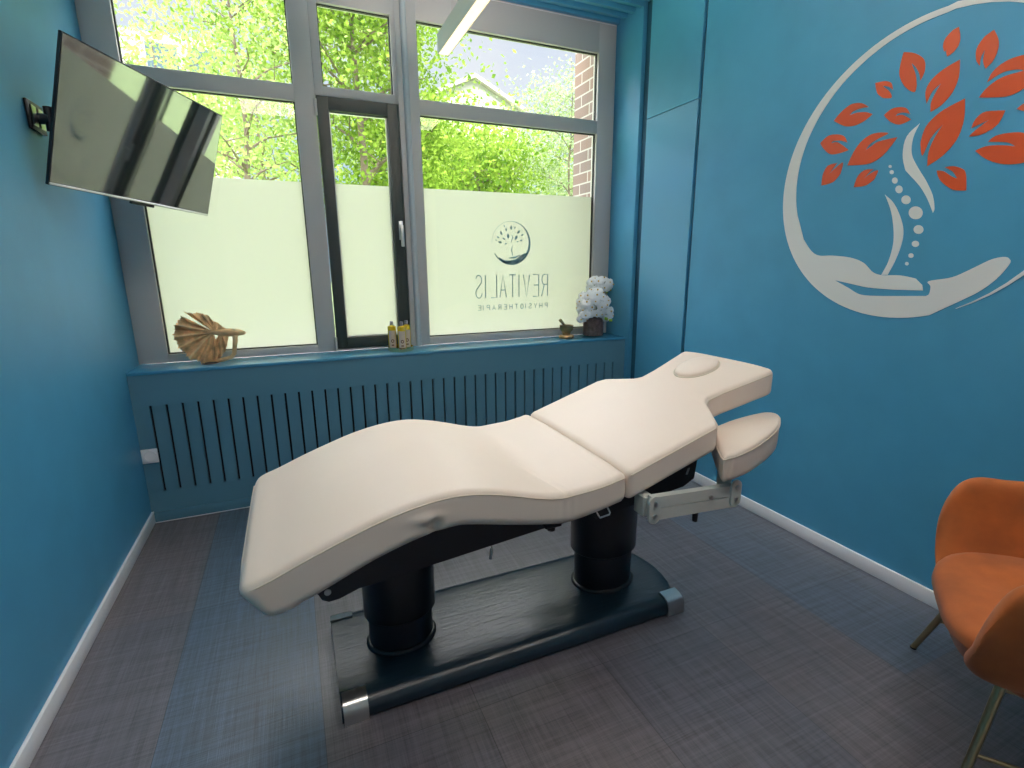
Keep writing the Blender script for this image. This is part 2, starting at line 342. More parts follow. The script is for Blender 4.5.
# ---- mirrored lettering and emblem on the film
lg=thing('window_logo','grey blue mirrored REVITALIS PHYSIOTHERAPIE lettering and round tree emblem on the frosted right pane','logo',(0,GY+.0075,0))
def ribbon(bm,pts,w,thick=.0008,closed=False):
    """flat stroke in the xz plane"""
    n=len(pts); L=[];R=[]
    for i,p in enumerate(pts):
        a=pts[(i-1)%n] if closed else pts[max(i-1,0)]; b=pts[(i+1)%n] if closed else pts[min(i+1,n-1)]
        dx,dz=b[0]-a[0],b[1]-a[1]; l=math.hypot(dx,dz) or 1; nx,nz=-dz/l,dx/l; ww=w[i] if isinstance(w,list) else w
        L.append(bm.verts.new((p[0]+nx*ww/2,0,p[1]+nz*ww/2))); R.append(bm.verts.new((p[0]-nx*ww/2,0,p[1]-nz*ww/2)))
    m=n if closed else n-1
    for i in range(m): bm.faces.new((L[i],L[(i+1)%n],R[(i+1)%n],R[i]))
def arc(cx,cz,rx,rz,a0,a1,n=10): return [(cx+rx*math.cos(math.radians(a0+(a1-a0)*i/n)),cz+rz*math.sin(math.radians(a0+(a1-a0)*i/n))) for i in range(n+1)]
G={'R':[[(0,0),(0,1),(.5,1)]+arc(.5,.77,.35,.23,90,-90)+[(0,.54)],[(.5,.54),(.9,0)]],'E':[[(.85,0),(0,0),(0,1),(.85,1)],[(0,.52),(.7,.52)]],
'V':[[(0,1),(.45,0),(.9,1)]],'I':[[(.2,0),(.2,1)]],'T':[[(.45,0),(.45,1)],[(0,1),(.9,1)]],'A':[[(0,0),(.45,1),(.9,0)],[(.15,.33),(.75,.33)]],
'L':[[(0,1),(0,0),(.8,0)]],'S':[arc(.43,.77,.4,.23,20,180,8)+[(.06,.68),(.8,.35)]+arc(.43,.25,.42,.25,10,-170,10)],
'P':[[(0,0),(0,1),(.5,1)]+arc(.5,.75,.35,.25,90,-90)+[(0,.5)]],'H':[[(0,0),(0,1)],[(.85,0),(.85,1)],[(0,.5),(.85,.5)]],'Y':[[(0,1),(.45,.5),(.9,1)],[(.45,.5),(.45,0)]],
'O':[arc(.45,.5,.45,.5,0,360,24)]}
def word(txt,xr,z,h,wid,st,adv,parent):
    """mirrored: first letter at the right end xr, reading leftwards"""
    x=xr
    for ch in txt:
        bm=bmesh.new()
        for s in G[ch]: ribbon(bm,[(x-p[0]*wid,z+p[1]*h) for p in s],st)
        obj('letter',bm,M['logo'],parent,'raw'); x-= adv*(.5 if ch=='I' else 1)
word('REVITALIS',2.695,1.195,.165,.058,.0075,.0775,lg)
word('PHYSIOTHERAPIE',2.695,1.105,.036,.026,.0055,.0462,lg)
# emblem (mirror of the wall mural): ring, hand, leaves
bm=bmesh.new(); n=60; rc0=(2.388,1.592); Rr=.152
ribbon(bm,[(rc0[0]+Rr*math.cos(a),rc0[1]+Rr*math.sin(a)) for a in [math.radians(-150+i*330/n) for i in range(n+1)]],[.019*max(.12,(.5+.5*math.cos(math.radians(-150+i*330/n+45)))) for i in range(n+1)])
ribbon(bm,[(2.29,1.485),(2.33,1.458),(2.38,1.452),(2.43,1.462),(2.48,1.498),(2.505,1.515)],[.008,.02,.024,.026,.022,.01]); ribbon(bm,[(2.37,1.482),(2.42,1.486),(2.46,1.505)],[.006,.014,.004])
ribbon(bm,[(2.40,1.50),(2.392,1.54),(2.40,1.575)],[.006,.009,.002]); ribbon(bm,[(2.385,1.59),(2.402,1.63),(2.395,1.65)],[.002,.008,.002])
obj('emblem_ring',bm,M['logo'],lg,'raw')
random.seed(3)
for (x,z,a,l) in [(2.31,1.66,120,.034),(2.35,1.685,100,.026),(2.39,1.70,90,.034),(2.365,1.64,95,.040),(2.43,1.63,60,.040),(2.45,1.67,50,.034),(2.48,1.65,30,.026),(2.47,1.61,20,.024),(2.33,1.62,150,.024),(2.30,1.595,170,.034),(2.345,1.585,200,.022),(2.285,1.63,150,.024),(2.42,1.70,70,.020),(2.335,1.71,110,.018),(2.44,1.60,10,.018),(2.27,1.61,160,.016)]:
    bm=bmesh.new(); a=math.radians(a); d=(math.cos(a),math.sin(a)); ribbon(bm,[(x+d[0]*l*t,z+d[1]*l*t) for t in (-.5,-.25,0,.25,.5)],[.001,l*.38,l*.5,l*.34,.001]); obj('emblem_leaf',bm,M['logo'],lg,'raw')

# ================================================================ WALL MURAL
mu=thing('wall_mural','round wall mural of a white ringed hand holding an orange leaved tree','mural',(0,0,0))
def z6(a,b): return (770+a*.24805,b*.24805)
def z7(a,b): return (770+a*.2605,130+b*.2605)
def flat(name,pts,m,parent=mu,th=.0015):
    bm=bmesh.new(); prism(bm,[(W-.0005,p[0],p[1]) for p in pts],(-th,0,0)); return obj(name,bm,m,parent,20)
def wp(q): v=onplane(q,0,W); return (v.y,v.z)
def chaikin(P,n=2):
    for _ in range(n):
        Q=[]
        for i in range(len(P)):
            a,b=P[i],P[(i+1)%len(P)]
            Q+=[(a[0]*.75+b[0]*.25,a[1]*.75+b[1]*.25),(a[0]*.25+b[0]*.75,a[1]*.25+b[1]*.75)]
        P=Q
    return P
def soft(P,keep):  # catmull-rom with sharp corners at indices in keep
    out=[]; n=len(P)
    for i in range(n):
        p0,p1,p2,p3=P[i-1],P[i],P[(i+1)%n],P[(i+2)%n]
        if i in keep: p0=p1
        if (i+1)%n in keep: p3=p2
        for s in range(4):
            t=s/4; out.append(tuple(.5*((2*p1[k])+(-p0[k]+p2[k])*t+(2*p0[k]-5*p1[k]+4*p2[k]-p3[k])*t*t+(-p0[k]+3*p1[k]-3*p2[k]+p3[k])*t**3) for k in (0,1)))
    return out
cy0,cz0,R0=-1.8705,1.7824,.588
q0=wp(z7(610,704)); A0=math.degrees(math.atan2(q0[1]-cz0,q0[0]-cy0))+360
outer=[(cy0+R0*math.cos(math.radians(A0+(360+97-A0)*i/70)),cz0+R0*math.sin(math.radians(A0+(360+97-A0)*i/70))) for i in range(70)]
tail_out=[];tail_in=[]
for i in range(0,27):
    a=math.radians(97+i*(245-97)/26); r=R0+ (0.006*(1-i/26))   # from the top over the far side to the bottom tail
    t=.021*(1-i/26)+.002+.010*math.sin(PI*max(0,(i-12)/14))
    tail_out.append((cy0-r*math.cos(math.radians(180)-a) if 0 else cy0+r*math.cos(a),cz0+r*math.sin(a))); tail_in.append((cy0+(r-t)*math.cos(a),cz0+(r-t)*math.sin(a)))
TK=[(-15,.081),(5,.068),(25,.052),(50,.036),(75,.026),(97,.021)]
ringin=[(cy0+(R0-lint(TK,a))*math.cos(math.radians(a)),cz0+(R0-lint(TK,a))*math.sin(math.radians(a))) for a in [94-k*2.5 for k in range(44)]]
inner=[z7(*q) for q in [(130,420),(160,465),(190,482),(240,482),(310,490),(360,510),(395,545),(430,557),(500,558),(560,570),(585,595),(588,616),(480,613),(380,605),(310,590),(250,577),(300,605),(350,632),(430,637),(600,637),(612,628),(617,600),(610,580),(700,565),(780,530),(850,497),(900,487),(920,495),(920,515),(870,572),(800,622),(705,668)]]
def openspline(P,sharp):
    out=[]; n=len(P)
    for i in range(n-1):
        p1,p2=P[i],P[i+1]; p0=P[i-1] if i>0 and i not in sharp else p1; p3=P[i+2] if i+2<n and (i+1) not in sharp else p2
        for s_ in range(5):
            t=s_/5; out.append(tuple(.5*((2*p1[k])+(-p0[k]+p2[k])*t+(2*p0[k]-5*p1[k]+4*p2[k]-p3[k])*t*t+(-p0[k]+3*p1[k]-3*p2[k]+p3[k])*t**3) for k in (0,1)))
    return out+[P[-1]]
inner=ringin+[wp(q) for q in openspline(inner,(9,10,11,12,15,18,19))]
# y decreases towards the right of the picture, so the ring arc over the far side uses angles 94..292 deg with cos mirrored
ringpoly=outer+tail_out+tail_in[::-1]+inner
def clean(P):
    Q=[]
    for p in P:
        if not Q or math.hypot(p[0]-Q[-1][0],p[1]-Q[-1][1])>.0015: Q.append(p)
    return Q
flat('ring_and_hand',clean(ringpoly),M['mural_w'])
trunkL=[z7(*q) for q in [(442,248),(475,280),(500,330),(513,385),(505,440),(480,505),(452,556),(428,556),(455,505),(473,440),(475,380),(465,310)]]
flat('trunk_stroke',[wp(q) for q in soft(trunkL,(0,6,7))],M['mural_w'])
trunkR=[z6(*q) for q in [(605,497),(578,555),(572,620),(597,675)]]+[z7(*q) for q in [(600,195),(625,250),(632,300),(626,318),(605,265),(575,215),(530,165)]]+[z6(*q) for q in [(545,680),(536,620),(552,550)]]
flat('trunk_stroke',[wp(q) for q in soft(trunkR,(0,7))],M['mural_w'])
for cx,cy,rx,ry in [(462,140,6,6),(468,162,8,8),(480,194,11,12),(496,228,14,15),(523,268,18,17),(560,318,27,25),(571,382,19,17),(559,437,14,12),(542,482,10,9),(526,513,7,7)]:
    flat('spine_dot',[wp(z7(cx+rx*math.cos(2*PI*k/20),cy+ry*math.sin(2*PI*k/20))) for k in range(20)],M['mural_w'])
LV=[[(540,210),(585,215),(622,240),(625,285),(607,325),(603,298),(590,272),(572,256),(588,300),(592,345),(582,372),(545,350),(523,305),(527,260)],
[(425,335),(465,327),(490,335),(497,362),(480,350),(456,347),(478,364),(490,382),(488,395),(455,395),(433,375)],
[(258,487),(290,450),(330,420),(370,416),(400,432),(370,436),(335,450),(322,465),(350,455),(385,452),(415,460),(380,488),(340,507),(300,508)],
[(460,465),(490,440),(520,432),(550,436),(566,460),(540,454),(515,458),(508,468),(535,463),(570,482),(540,497),(515,502),(485,490)],
[(203,578),(235,548),(272,542),(300,550),(313,575),(285,567),(255,569),(248,578),(275,574),(318,605),(280,618),(245,622),(222,605)],
[(313,667),(340,610),(375,565),(420,538),(478,536),(445,555),(405,580),(385,607),(412,588),(440,570),(515,553),(480,600),(440,640),(390,662)],
[(208,748),(215,700),(235,668),(272,657),(256,678),(238,704),(262,680),(295,655),(285,700),(260,730),(235,742)],
[(338,755),(355,710),(385,685),(418,682),(398,698),(378,722),(405,700),(437,687),(420,725),(385,748)],
[(763,108),(768,150),(760,185),(735,215),(715,228),(712,205),(726,176),(706,208),(698,190),(705,160),(735,125)],
[(905,120),(922,160),(920,200),(900,245),(870,277),(860,245),(868,200),(852,230),(846,265),(832,240),(835,195),(865,150)],
[(767,240),(762,310),(735,375),(690,425),(648,452),(650,415),(668,375),(692,335),(655,370),(632,418),(628,370),(650,325),(700,280)],
[(787,397),(783,480),(755,560),(700,625),(635,670),(640,615),(662,560),(700,500),(650,555),(615,628),(608,575),(630,510),(690,450)],
[(803,550),(835,520),(885,483),(848,500),(812,518),(830,480),(870,450),(950,445),(920,500),(870,535),(830,548)],
[(843,393),(880,350),(940,310),(1024,285),(1000,280),(940,292),(876,332),(900,288),(950,248),(1020,222),(1130,205),(1100,280),(1040,345),(970,385),(900,393)],
[(828,608),(870,590),(930,585),(990,590),(955,574),(880,572),(910,548),(970,535),(1030,537),(1120,575),(1060,640),(1000,660),(930,660),(870,640)],
[(673,688),(700,690),(735,712),(757,720),(735,690),(705,675),(740,670),(775,680),(790,700),(792,768),(740,765),(700,740),(680,715)],
[(995,440),(1020,420),(1060,400),(1110,395),(1080,440),(1040,450)]]
SH=[(0,4,9,6),(0,9,3,4),(0,7,4,10),(0,6,4,9),(0,7,4,9),(0,5,10,7),(0,5,8,3),(0,5,8,3),(0,6,4,8),(0,6,4,8),(0,4,7,9),(0,4,7,10),(0,2,4,7),(0,3,6,10),(0,3,5,9),(0,3,5,9),(0,3)]
for P,s in zip(LV,SH): flat('leaf',[wp(q) for q in soft([z6(*q) for q in P],s)],M['mural_o'])
for i in (0,2,4,5,6,7,10): # leaves on the far side of the crown
    P=[wp(q) for q in soft([z6(*q) for q in LV[i]],SH[i])]; P=[(2*cy0-.05-p[0],p[1]) for p in P][::-1]
    if max(p[0] for p in P)<-2.27: flat('leaf',P,M['mural_o'])

# ================================================================ TREATMENT TABLE
tb=thing('massage_table','cream upholstered massage table on a black two column base','massage table',(0,0,0))
YN,YF=-1.972,-1.187; YC=(YN+YF)/2
def loft(stations,nt=18,rt=.022,rb=.03,puff=.006,crease=0):
    """stations: (x,y0,y1,zt,zb,inset)"""
    bm=bmesh.new(); rings=[]
    for (x,y0,y1,zt,zb,ins) in stations:
        y0+=ins;y1-=ins;zt-=ins;zb+=ins; hh=max(.004,zt-zb); a=min(rt,hh*.45); b=min(rb,hh*.45); ring=[]
        for k in range(5): t=PI/2*(1-k/4); ring.append((y0+a-a*math.cos(PI/2-t+0) if 0 else y0+a-a*math.sin(t*1.0) if 0 else y0+a-a*math.cos(PI/2*k/4),zt-a+a*math.sin(PI/2*k/4)))
        for k in range(1,nt):
            u=k/nt; ring.append((y0+a+(y1-y0-2*a)*u,zt+puff*(1-(2*u-1)**4)))
        for k in range(5): ring.append((y1-a+a*math.sin(PI/2*k/4),zt-a+a*math.cos(PI/2*k/4)))
        for k in range(1,9): ring.append((y1,zt-a+(zb+b-zt+a)*k/9))
        for k in range(5): ring.append((y1-b+b*math.cos(PI/2*k/4),zb+b-b*math.sin(PI/2*k/4)))
        for k in range(1,6): ring.append((y1-b+(y0+b-y1+b)*k/6,zb))
        for k in range(5): ring.append((y0+b-b*math.sin(PI/2*k/4),zb+b-b*math.cos(PI/2*k/4)))
        for k in range(1,9): ring.append((y0,zb+b+(zt-a-zb-b)*k/9))
        rings.append([bm.verts.new((x,p[0],p[1])) for p in ring])
    n=len(rings[0])
    for i in range(len(rings)-1):
        for k in range(n): bm.faces.new((rings[i][k],rings[i][(k+1)%n],rings[i+1][(k+1)%n],rings[i+1][k]))
    bm.faces.new(rings[0][::-1]); bm.faces.new(rings[-1]); return bm
TOP=[(.655,.634),(.70,.652),(.746,.668),(.828,.701),(.928,.737),(1.032,.770),(1.14,.792),(1.238,.798),(1.327,.786),(1.42,.762),(1.50,.738),(1.568,.724),(1.622,.7255),(1.715,.732),(1.824,.752)]
BOT=[(.655,.533),(.72,.538),(.753,.541),(.836,.567),(.917,.600),(1.0,.633),(1.096,.662),(1.149,.673),(1.238,.682),(1.294,.673),(1.40,.648),(1.526,.621),(1.599,.611),(1.696,.621),(1.829,.646)]
def cushion_stations(x0,x1,top,bot,y0f,y1f,r0,r1,n=70):
    st=[]
    for k in range(6): t=PI/2*k/6; st.append((x0+r0*(1-math.cos(t)) if 0 else x0+r0*(1-math.sin(PI/2-PI/2+t)) if 0 else x0+r0*(1-math.cos(t)),r0*(1-math.sin(t))))
    for k in range(n+1): st.append((x0+r0+(x1-x0-r0-r1)*k/n,0))
    for k in range(1,7): t=PI/2*k/6; st.append((x1-r1+r1*math.sin(t),r1*(1-math.cos(t))))
    return [(x,y0f(x),y1f(x),top(x),bot(x),ins) for x,ins in st]
# plan corner rounding at the foot end
def cr(x,x0,r): 
    d=x-x0
    return 0 if d>=r else r-math.sqrt(max(0,r*r-(r-max(0,d))**2))
X0=.655
st=cushion_stations(X0,1.826,lambda x:interp(TOP,x),lambda x:interp(BOT,x),lambda x:YN+cr(x,X0-.004,.05),lambda x:YF-cr(x,X0-.004,.05),.022,.022,190)
bmw=loft(st,nt=40)
for v in bmw.verts:
    x,y,z=v.co; top=interp(TOP,x)
    if z>top-.03:
        for xo,lam,ln,am in ((1.60,.030,.16,.0032),(1.785,.040,.50,.0022)):
            xx=x+.25*(y-YN) if xo<1.7 else x
            v.co.z+=am*math.sin(2*PI*(xx-xo)/lam)*math.exp(-((xx-xo)/.028)**2)*math.exp(-max(0,y-YN)/ln)
    if y<YN+.02 and z<top-.01:
        g=math.exp(-((x-1.165)/.016)**2-((z-.705)/.022)**2); v.co.y+=.024*g
        g=math.exp(-((x-1.14)/.045)**2-((z-.735)/.016)**2); v.co.y-=.010*g
        v.co.y+=.003*math.sin(2*PI*(x-1.60)/.030)*math.exp(-((x-1.60)/.03)**2)*math.exp(-(top-z)/.05)
for v in bmw.verts:
    x=v.co.x
    if x<.80: v.co.x+=.058*(1-(x-.655)/.145)*max(0,min(1,(interp(TOP,x)-.022-v.co.z)/.085))
seatc=obj('leg_and_seat_cushion',bmw,M['cream'],tb,60)
ZB0,SL=.750,.3245
zt=lambda x:ZB0+SL*(x-1.824); zb=lambda x:zt(x)-.106
HN=[(1.8,YN),(2.198,YN),(2.215,YN+.012),(2.300,-1.815),(2.33,-1.793),(2.40,-1.797),(2.60,-1.838),(2.63,-1.838)]
HF=[(1.8,YF),(2.198,YF),(2.235,YF-.02),(2.300,-1.335),(2.33,-1.357),(2.40,-1.352),(2.60,-1.312),(2.63,-1.312)]
XE=2.628
st=cushion_stations(1.828,XE,zt,zb,lambda x:lint(HN,x)+cr(2*XE-x,XE-.002,.02),lambda x:lint(HF,x)-cr(2*XE-x,XE-.002,.02),.022,.012,110)
backc=obj('back_and_head_cushion',loft(st,rb=.02),M['cream'],tb,60)
# piping along the top seams
def pipe(pts,r=.0028,parent=seatc): 
    bm=bmesh.new(); tube(bm,pts,r,8); obj('piping',bm,M['pipe'],parent,60)
sy=.004
nx=[X0+.05+(1.815-X0-.05)*k/60 for k in range(61)]
foot=[(X0+.004,YN+.05,interp(TOP,X0)-.018),(X0+.014,YN+.02,interp(TOP,X0)-.014),(X0+.032,YN+.006,interp(TOP,X0+.03)-.014)]
pipe([(X0,YF-.05,interp(TOP,X0)-.016)]+[(X0-.001,y,interp(TOP,X0)-.016) for y in (YC+.2,YC,YC-.2)]+foot+[(x,YN+.002,interp(TOP,x)-.015) for x in nx])
pipe([(x,YF-.002,interp(TOP,x)-.015) for x in nx])
bx=[1.84+(2.615-1.84)*k/120 for k in range(121)]
pipe([(x,lint(HN,x)+.002,zt(x)-.015) for x in bx],parent=backc); pipe([(x,lint(HF,x)-.002,zt(x)-.015) for x in bx],parent=backc)
pipe([(XE-.001,-1.82,zt(XE)-.013),(XE-.001,-1.33,zt(XE)-.013)],parent=backc)
# face insert
bm=bmesh.new(); cxx,cyy=2.492,-1.545
pr=[(1.0,-.012),(1.0,.010),(.98,.017),(.92,.022),(.7,.026),(.35,.0275),(.02,.028)]
rings=[]
for s,h in pr:
    rings.append([bm.verts.new((cxx+.094*s*math.cos(2*PI*k/40),cyy+.088*s*math.sin(2*PI*k/40)-.0*k,zt(cxx+.094*s*math.cos(2*PI*k/40))+h)) for k in range(40)])
for i in range(len(rings)-1):
    for k in range(40): bm.faces.new((rings[i][k],rings[i][(k+1)%40],rings[i+1][(k+1)%40],rings[i+1][k]))
bm.faces.new(rings[-1]); bm.faces.new(rings[0][::-1])
obj('face_opening_plug',bm,M['cream'],tb,60)
bm=bmesh.new(); tube(bm,[(cxx+.097*math.cos(2*PI*k/40),cyy+.091*math.sin(2*PI*k/40),zt(cxx+.097*math.cos(2*PI*k/40))+.0065) for k in range(41)],.0035,8,False); obj('opening_seam',bm,M['creamside'],backc,60)
# side armrest pads (a near one and its twin on the window side)
def pad_outline():
    P=[(2.185,-2.018),(2.318,-1.835),(2.335,-1.822),(2.46,-1.816),(2.575,-1.835),(2.608,-1.862),(2.606,-1.892),(2.585,-1.918),(2.523,-1.966),(2.46,-1.995),(2.39,-2.019),(2.30,-2.040),(2.23,-2.045),(2.20,-2.040)]
    return soft(P,())
def pad(sign):
    P=pad_outline(); cx=sum(p[0] for p in P)/len(P); cy=sum(p[1] for p in P)/len(P)
    zt_=lambda x: .774+.15*(x-2.18); bm=bmesh.new(); rings=[]
    lay=[(.90,-.100),(.965,-.095),(.99,-.080),(.995,-.05),(1.0,-.016),(.992,-.006),(.965,0),(.9,.004),(.6,.007),(.3,.0085),(.05,.009)]
    for s,h in lay: rings.append([bm.verts.new((cx+(p[0]-cx)*s,(cy+(p[1]-cy)*s) if sign<0 else 2*YC-(cy+(p[1]-cy)*s),zt_(cx+(p[0]-cx)*s)+h)) for p in P])
    n=len(P)
    for i in range(len(rings)-1):
        for k in range(n): bm.faces.new((rings[i][k],rings[i][(k+1)%n],rings[i+1][(k+1)%n],rings[i+1][k]))
    bm.faces.new(rings[0][::-1]); bm.faces.new(rings[-1])
    ob=obj('armrest_pad',bm,M['cream'],tb,60)
    bm=bmesh.new(); tube(bm,[(p[0],p[1] if sign<0 else 2*YC-p[1],zt_(p[0])-.010) for p in P+P[:1]],.0028,8,False); obj('piping',bm,M['pipe'],ob,60)
    return ob
pad(-1); pad(1)
def bracket(sign):
    Y=lambda y: y if sign<0 else 2*YC-y
    y0,y1=sorted((Y(-2.012),Y(-1.985))); bm=bmesh.new()
    def bar(xa,za,xb,zbb,h):
        prism(bm,[(xa,y0,za),(xb,y0,zbb),(xb,y0,zbb+h),(xa,y0,za+h)],(0,y1-y0,0))
    bar(1.90,.625,2.27,.600,.041); bar(1.90,.581,2.27,.556,.041)
    ya,yb=sorted((Y(-2.02),Y(-2.012)))
    for xc,zc,hh,ww in ((1.905,.622,.050,.024),(2.272,.612,.052,.024)):
        pts=[(xc+ww*math.cos(a)*1.0,ya,zc+(hh-ww)*(1 if math.sin(a)>=0 else -1)+ww*math.sin(a)) for a in [2*PI*k/24 for k in range(24)]]
        prism(bm,pts,(0,yb-ya,0)); 
    ya2,yb2=sorted((Y(-1.985),Y(-1.93)))
    box(bm,1.885,1.925,ya2,yb2,.585,.66,.004,1); box(bm,2.262,2.286,ya2,yb2,.61,.70,.004,1)
    o=obj('armrest_bracket',bm,M['ivory'],tb,30)
    for xc,zc in ((1.905,.647),(1.905,.60),(2.272,.637),(2.272,.59),(2.15,.622)):
        bm=bmesh.new(); yy=Y(-2.02); tube(bm,[(xc,yy,zc),(xc,yy+(-.006 if sign<0 else .006),zc)],.0085,12); obj('bolt',bm,M['steel'],o)
    bm=bmesh.new(); tube(bm,[(2.105,Y(-1.998),.566),(2.105,Y(-1.998),.53)],[.011,.0095],14); obj('locking_knob',bm,M['black'],o)
bracket(-1); bracket(1)
# underframe
bm=bmesh.new()
pr=[(.838,.474),(.85,.446),(.869,.434),(.90,.436),(.959,.455),(1.178,.474),(1.593,.513),(1.80,.522),(1.80,.640),(1.70,.626),(1.60,.617),(1.526,.626),(1.40,.653),(1.294,.678),(1.238,.687),(1.149,.676),(1.096,.665),(1.0,.636),(.917,.603),(.858,.572),(.838,.53)]
prism(bm,[(x,-1.80,z) for x,z in pr],(0,.44,0)); uf=obj('underframe',bm,M['blackmet'],tb)
bm=bmesh.new(); tube(bm,[(.868,-1.802,.470),(.868,-1.806,.470)],.010,14); obj('bolt',bm,M['steel'],uf)
bm=bmesh.new(); tube(bm,[(1.56,-1.93,.600),(1.56,-1.93,.585)],.014,12); box(bm,1.53,1.59,-1.95,-1.79,.600,.612,.003,1); obj('adjusting_knob',bm,M['black'],uf)
bm=bmesh.new(); tube(bm,[(1.715,-1.95,.632),(1.715,-1.972,.620),(1.718,-1.974,.614),(1.755,-1.974,.618),(1.758,-1.972,.624),(1.758,-1.95,.64)],.003,8); obj('wire_handle',bm,M['steel'],uf)
bm=bmesh.new(); tube(bm,[(1.47,-1.62,.50),(1.472,-1.622,.43),(1.468,-1.62,.37)],.0025,8); tube(bm,[(1.468,-1.62,.37),(1.462,-1.62,.325)],.006,10); obj('hanging_cable',bm,M['steel'],uf)
# back frame wedge under the backrest
bm=bmesh.new(); prism(bm,[(1.80,-1.83,.52),(1.93,-1.83,.54),(2.20,-1.83,.575),(2.25,-1.83,.60),(2.27,-1.83,.76),(2.27,-1.83,.787),(1.80,-1.83,.634)],(0,.50,0)); bf=obj('backrest_frame',bm,M['blackmet'],tb)
bm=bmesh.new(); prism(bm,[(2.205,-1.831,.625),(2.213,-1.831,.625),(2.221,-1.831,.650),(2.213,-1.831,.650)],(0,-.003,0)); obj('slot_highlight_plate',bm,M['steel'],bf)
# lift columns
def column(xc,w1,w2,zs):
    bm=bmesh.new(); lathe(bm,[(w1/2,.066),(w1/2,zs+.02)],40,(xc,YC,0),1,.80); c=obj('lift_column',bm,M['blackmet'],tb,60)
    bm=bmesh.new(); lathe(bm,[(w2/2-.006,zs),(w2/2,zs+.006),(w2/2,.535)],40,(xc,YC,0),1,.80); obj('column_sleeve',bm,M['blackmet'],c,60)
    bm=bmesh.new(); lathe(bm,[(w1/2+.012,.0655),(w1/2+.012,.078),(w1/2+.004,.084),(w1/2-.002,.084)],40,(xc,YC,0),1,.80); obj('column_collar',bm,M['black'],c,60)
column(1.115,.235,.262,.19); column(2.005,.262,.300,.235)
# base plinth
bm=bmesh.new(); P=[]
xl,xr,yn,yf=.872,2.285,-1.832,-1.340
def plan(off):
    r=.035; o=[]; a0,a1,b0,b1=xl+off,xr-off,yn+off,yf-off
    o+=[(a0,b0),(a0+.4,b0),(a0+.9,b0)]
    rr=.05-off*.5
    for k in range(7): t=-PI/2+PI/2*k/6; o.append((a1-rr+rr*math.cos(t)-.045,b0+rr+rr*math.sin(t)))
    for k in range(1,6): u=k/6; o.append((a1-.045+.045*math.sin(PI*u),b0+rr+(b1-b0-2*rr-.03)*u))
    for k in range(7): t=PI/2*k/6; o.append((a1-rr-.06+(rr+.02)*math.cos(t),b1-rr+rr*math.sin(t)))
    o+=[(a0+.9,b1),(a0+.4,b1),(a0,b1)]
    return o
rings=[]
for off,z in ((.012,0.004),(.0,.012),(.0,.030),(.004,.045),(.014,.058),(.030,.066),(.05,.069),(.09,.070)):
    pl_=plan(0); q=[]
    for (x,y) in pl_:   # nosing only on the long sides, ends stay square
        s=1 if y<YC else -1; yy=y+s*off*(1 if abs(y-YC)>.15 else 0); q.append((x-(off*.3 if x>2.2 else 0),yy,z))
    rings.append([bm.verts.new(v) for v in q])
n=len(rings[0])
for i in range(len(rings)-1):
    for k in range(n): bm.faces.new((rings[i][k],rings[i][(k+1)%n],rings[i+1][(k+1)%n],rings[i+1][k]))
bm.faces.new(rings[0][::-1]); bm.faces.new(rings[-1]); bmesh.ops.triangulate(bm,faces=[f for f in bm.faces if len(f.verts)>4])
base=obj('base_plinth',bm,M['wood'],tb,40)
def foot_cap(x0,x1,s):
    ye=yn if s<0 else yf; bm=bmesh.new(); pts=[]
    ya=ye-s*.062
    pr=[(0,.0),(0,.030),(-.004,.050),(-.014,.064),(-.030,.072),(-.062,.0765)]
    outl=[(x0,ye-s*(-p[0])+s*.004 if 0 else ye+s*(.004+p[0]),p[1]) for p in pr]+[(x0,ye+s*(.004-.062),.0)]
    prism(bm,outl,(x1-x0,0,0)); obj('corner_foot',bm,M['steel'],base,50)
foot_cap(.878,.955,-1); foot_cap(2.165,2.245,-1); foot_cap(.872,.955,1); foot_cap(2.12,2.20,1)

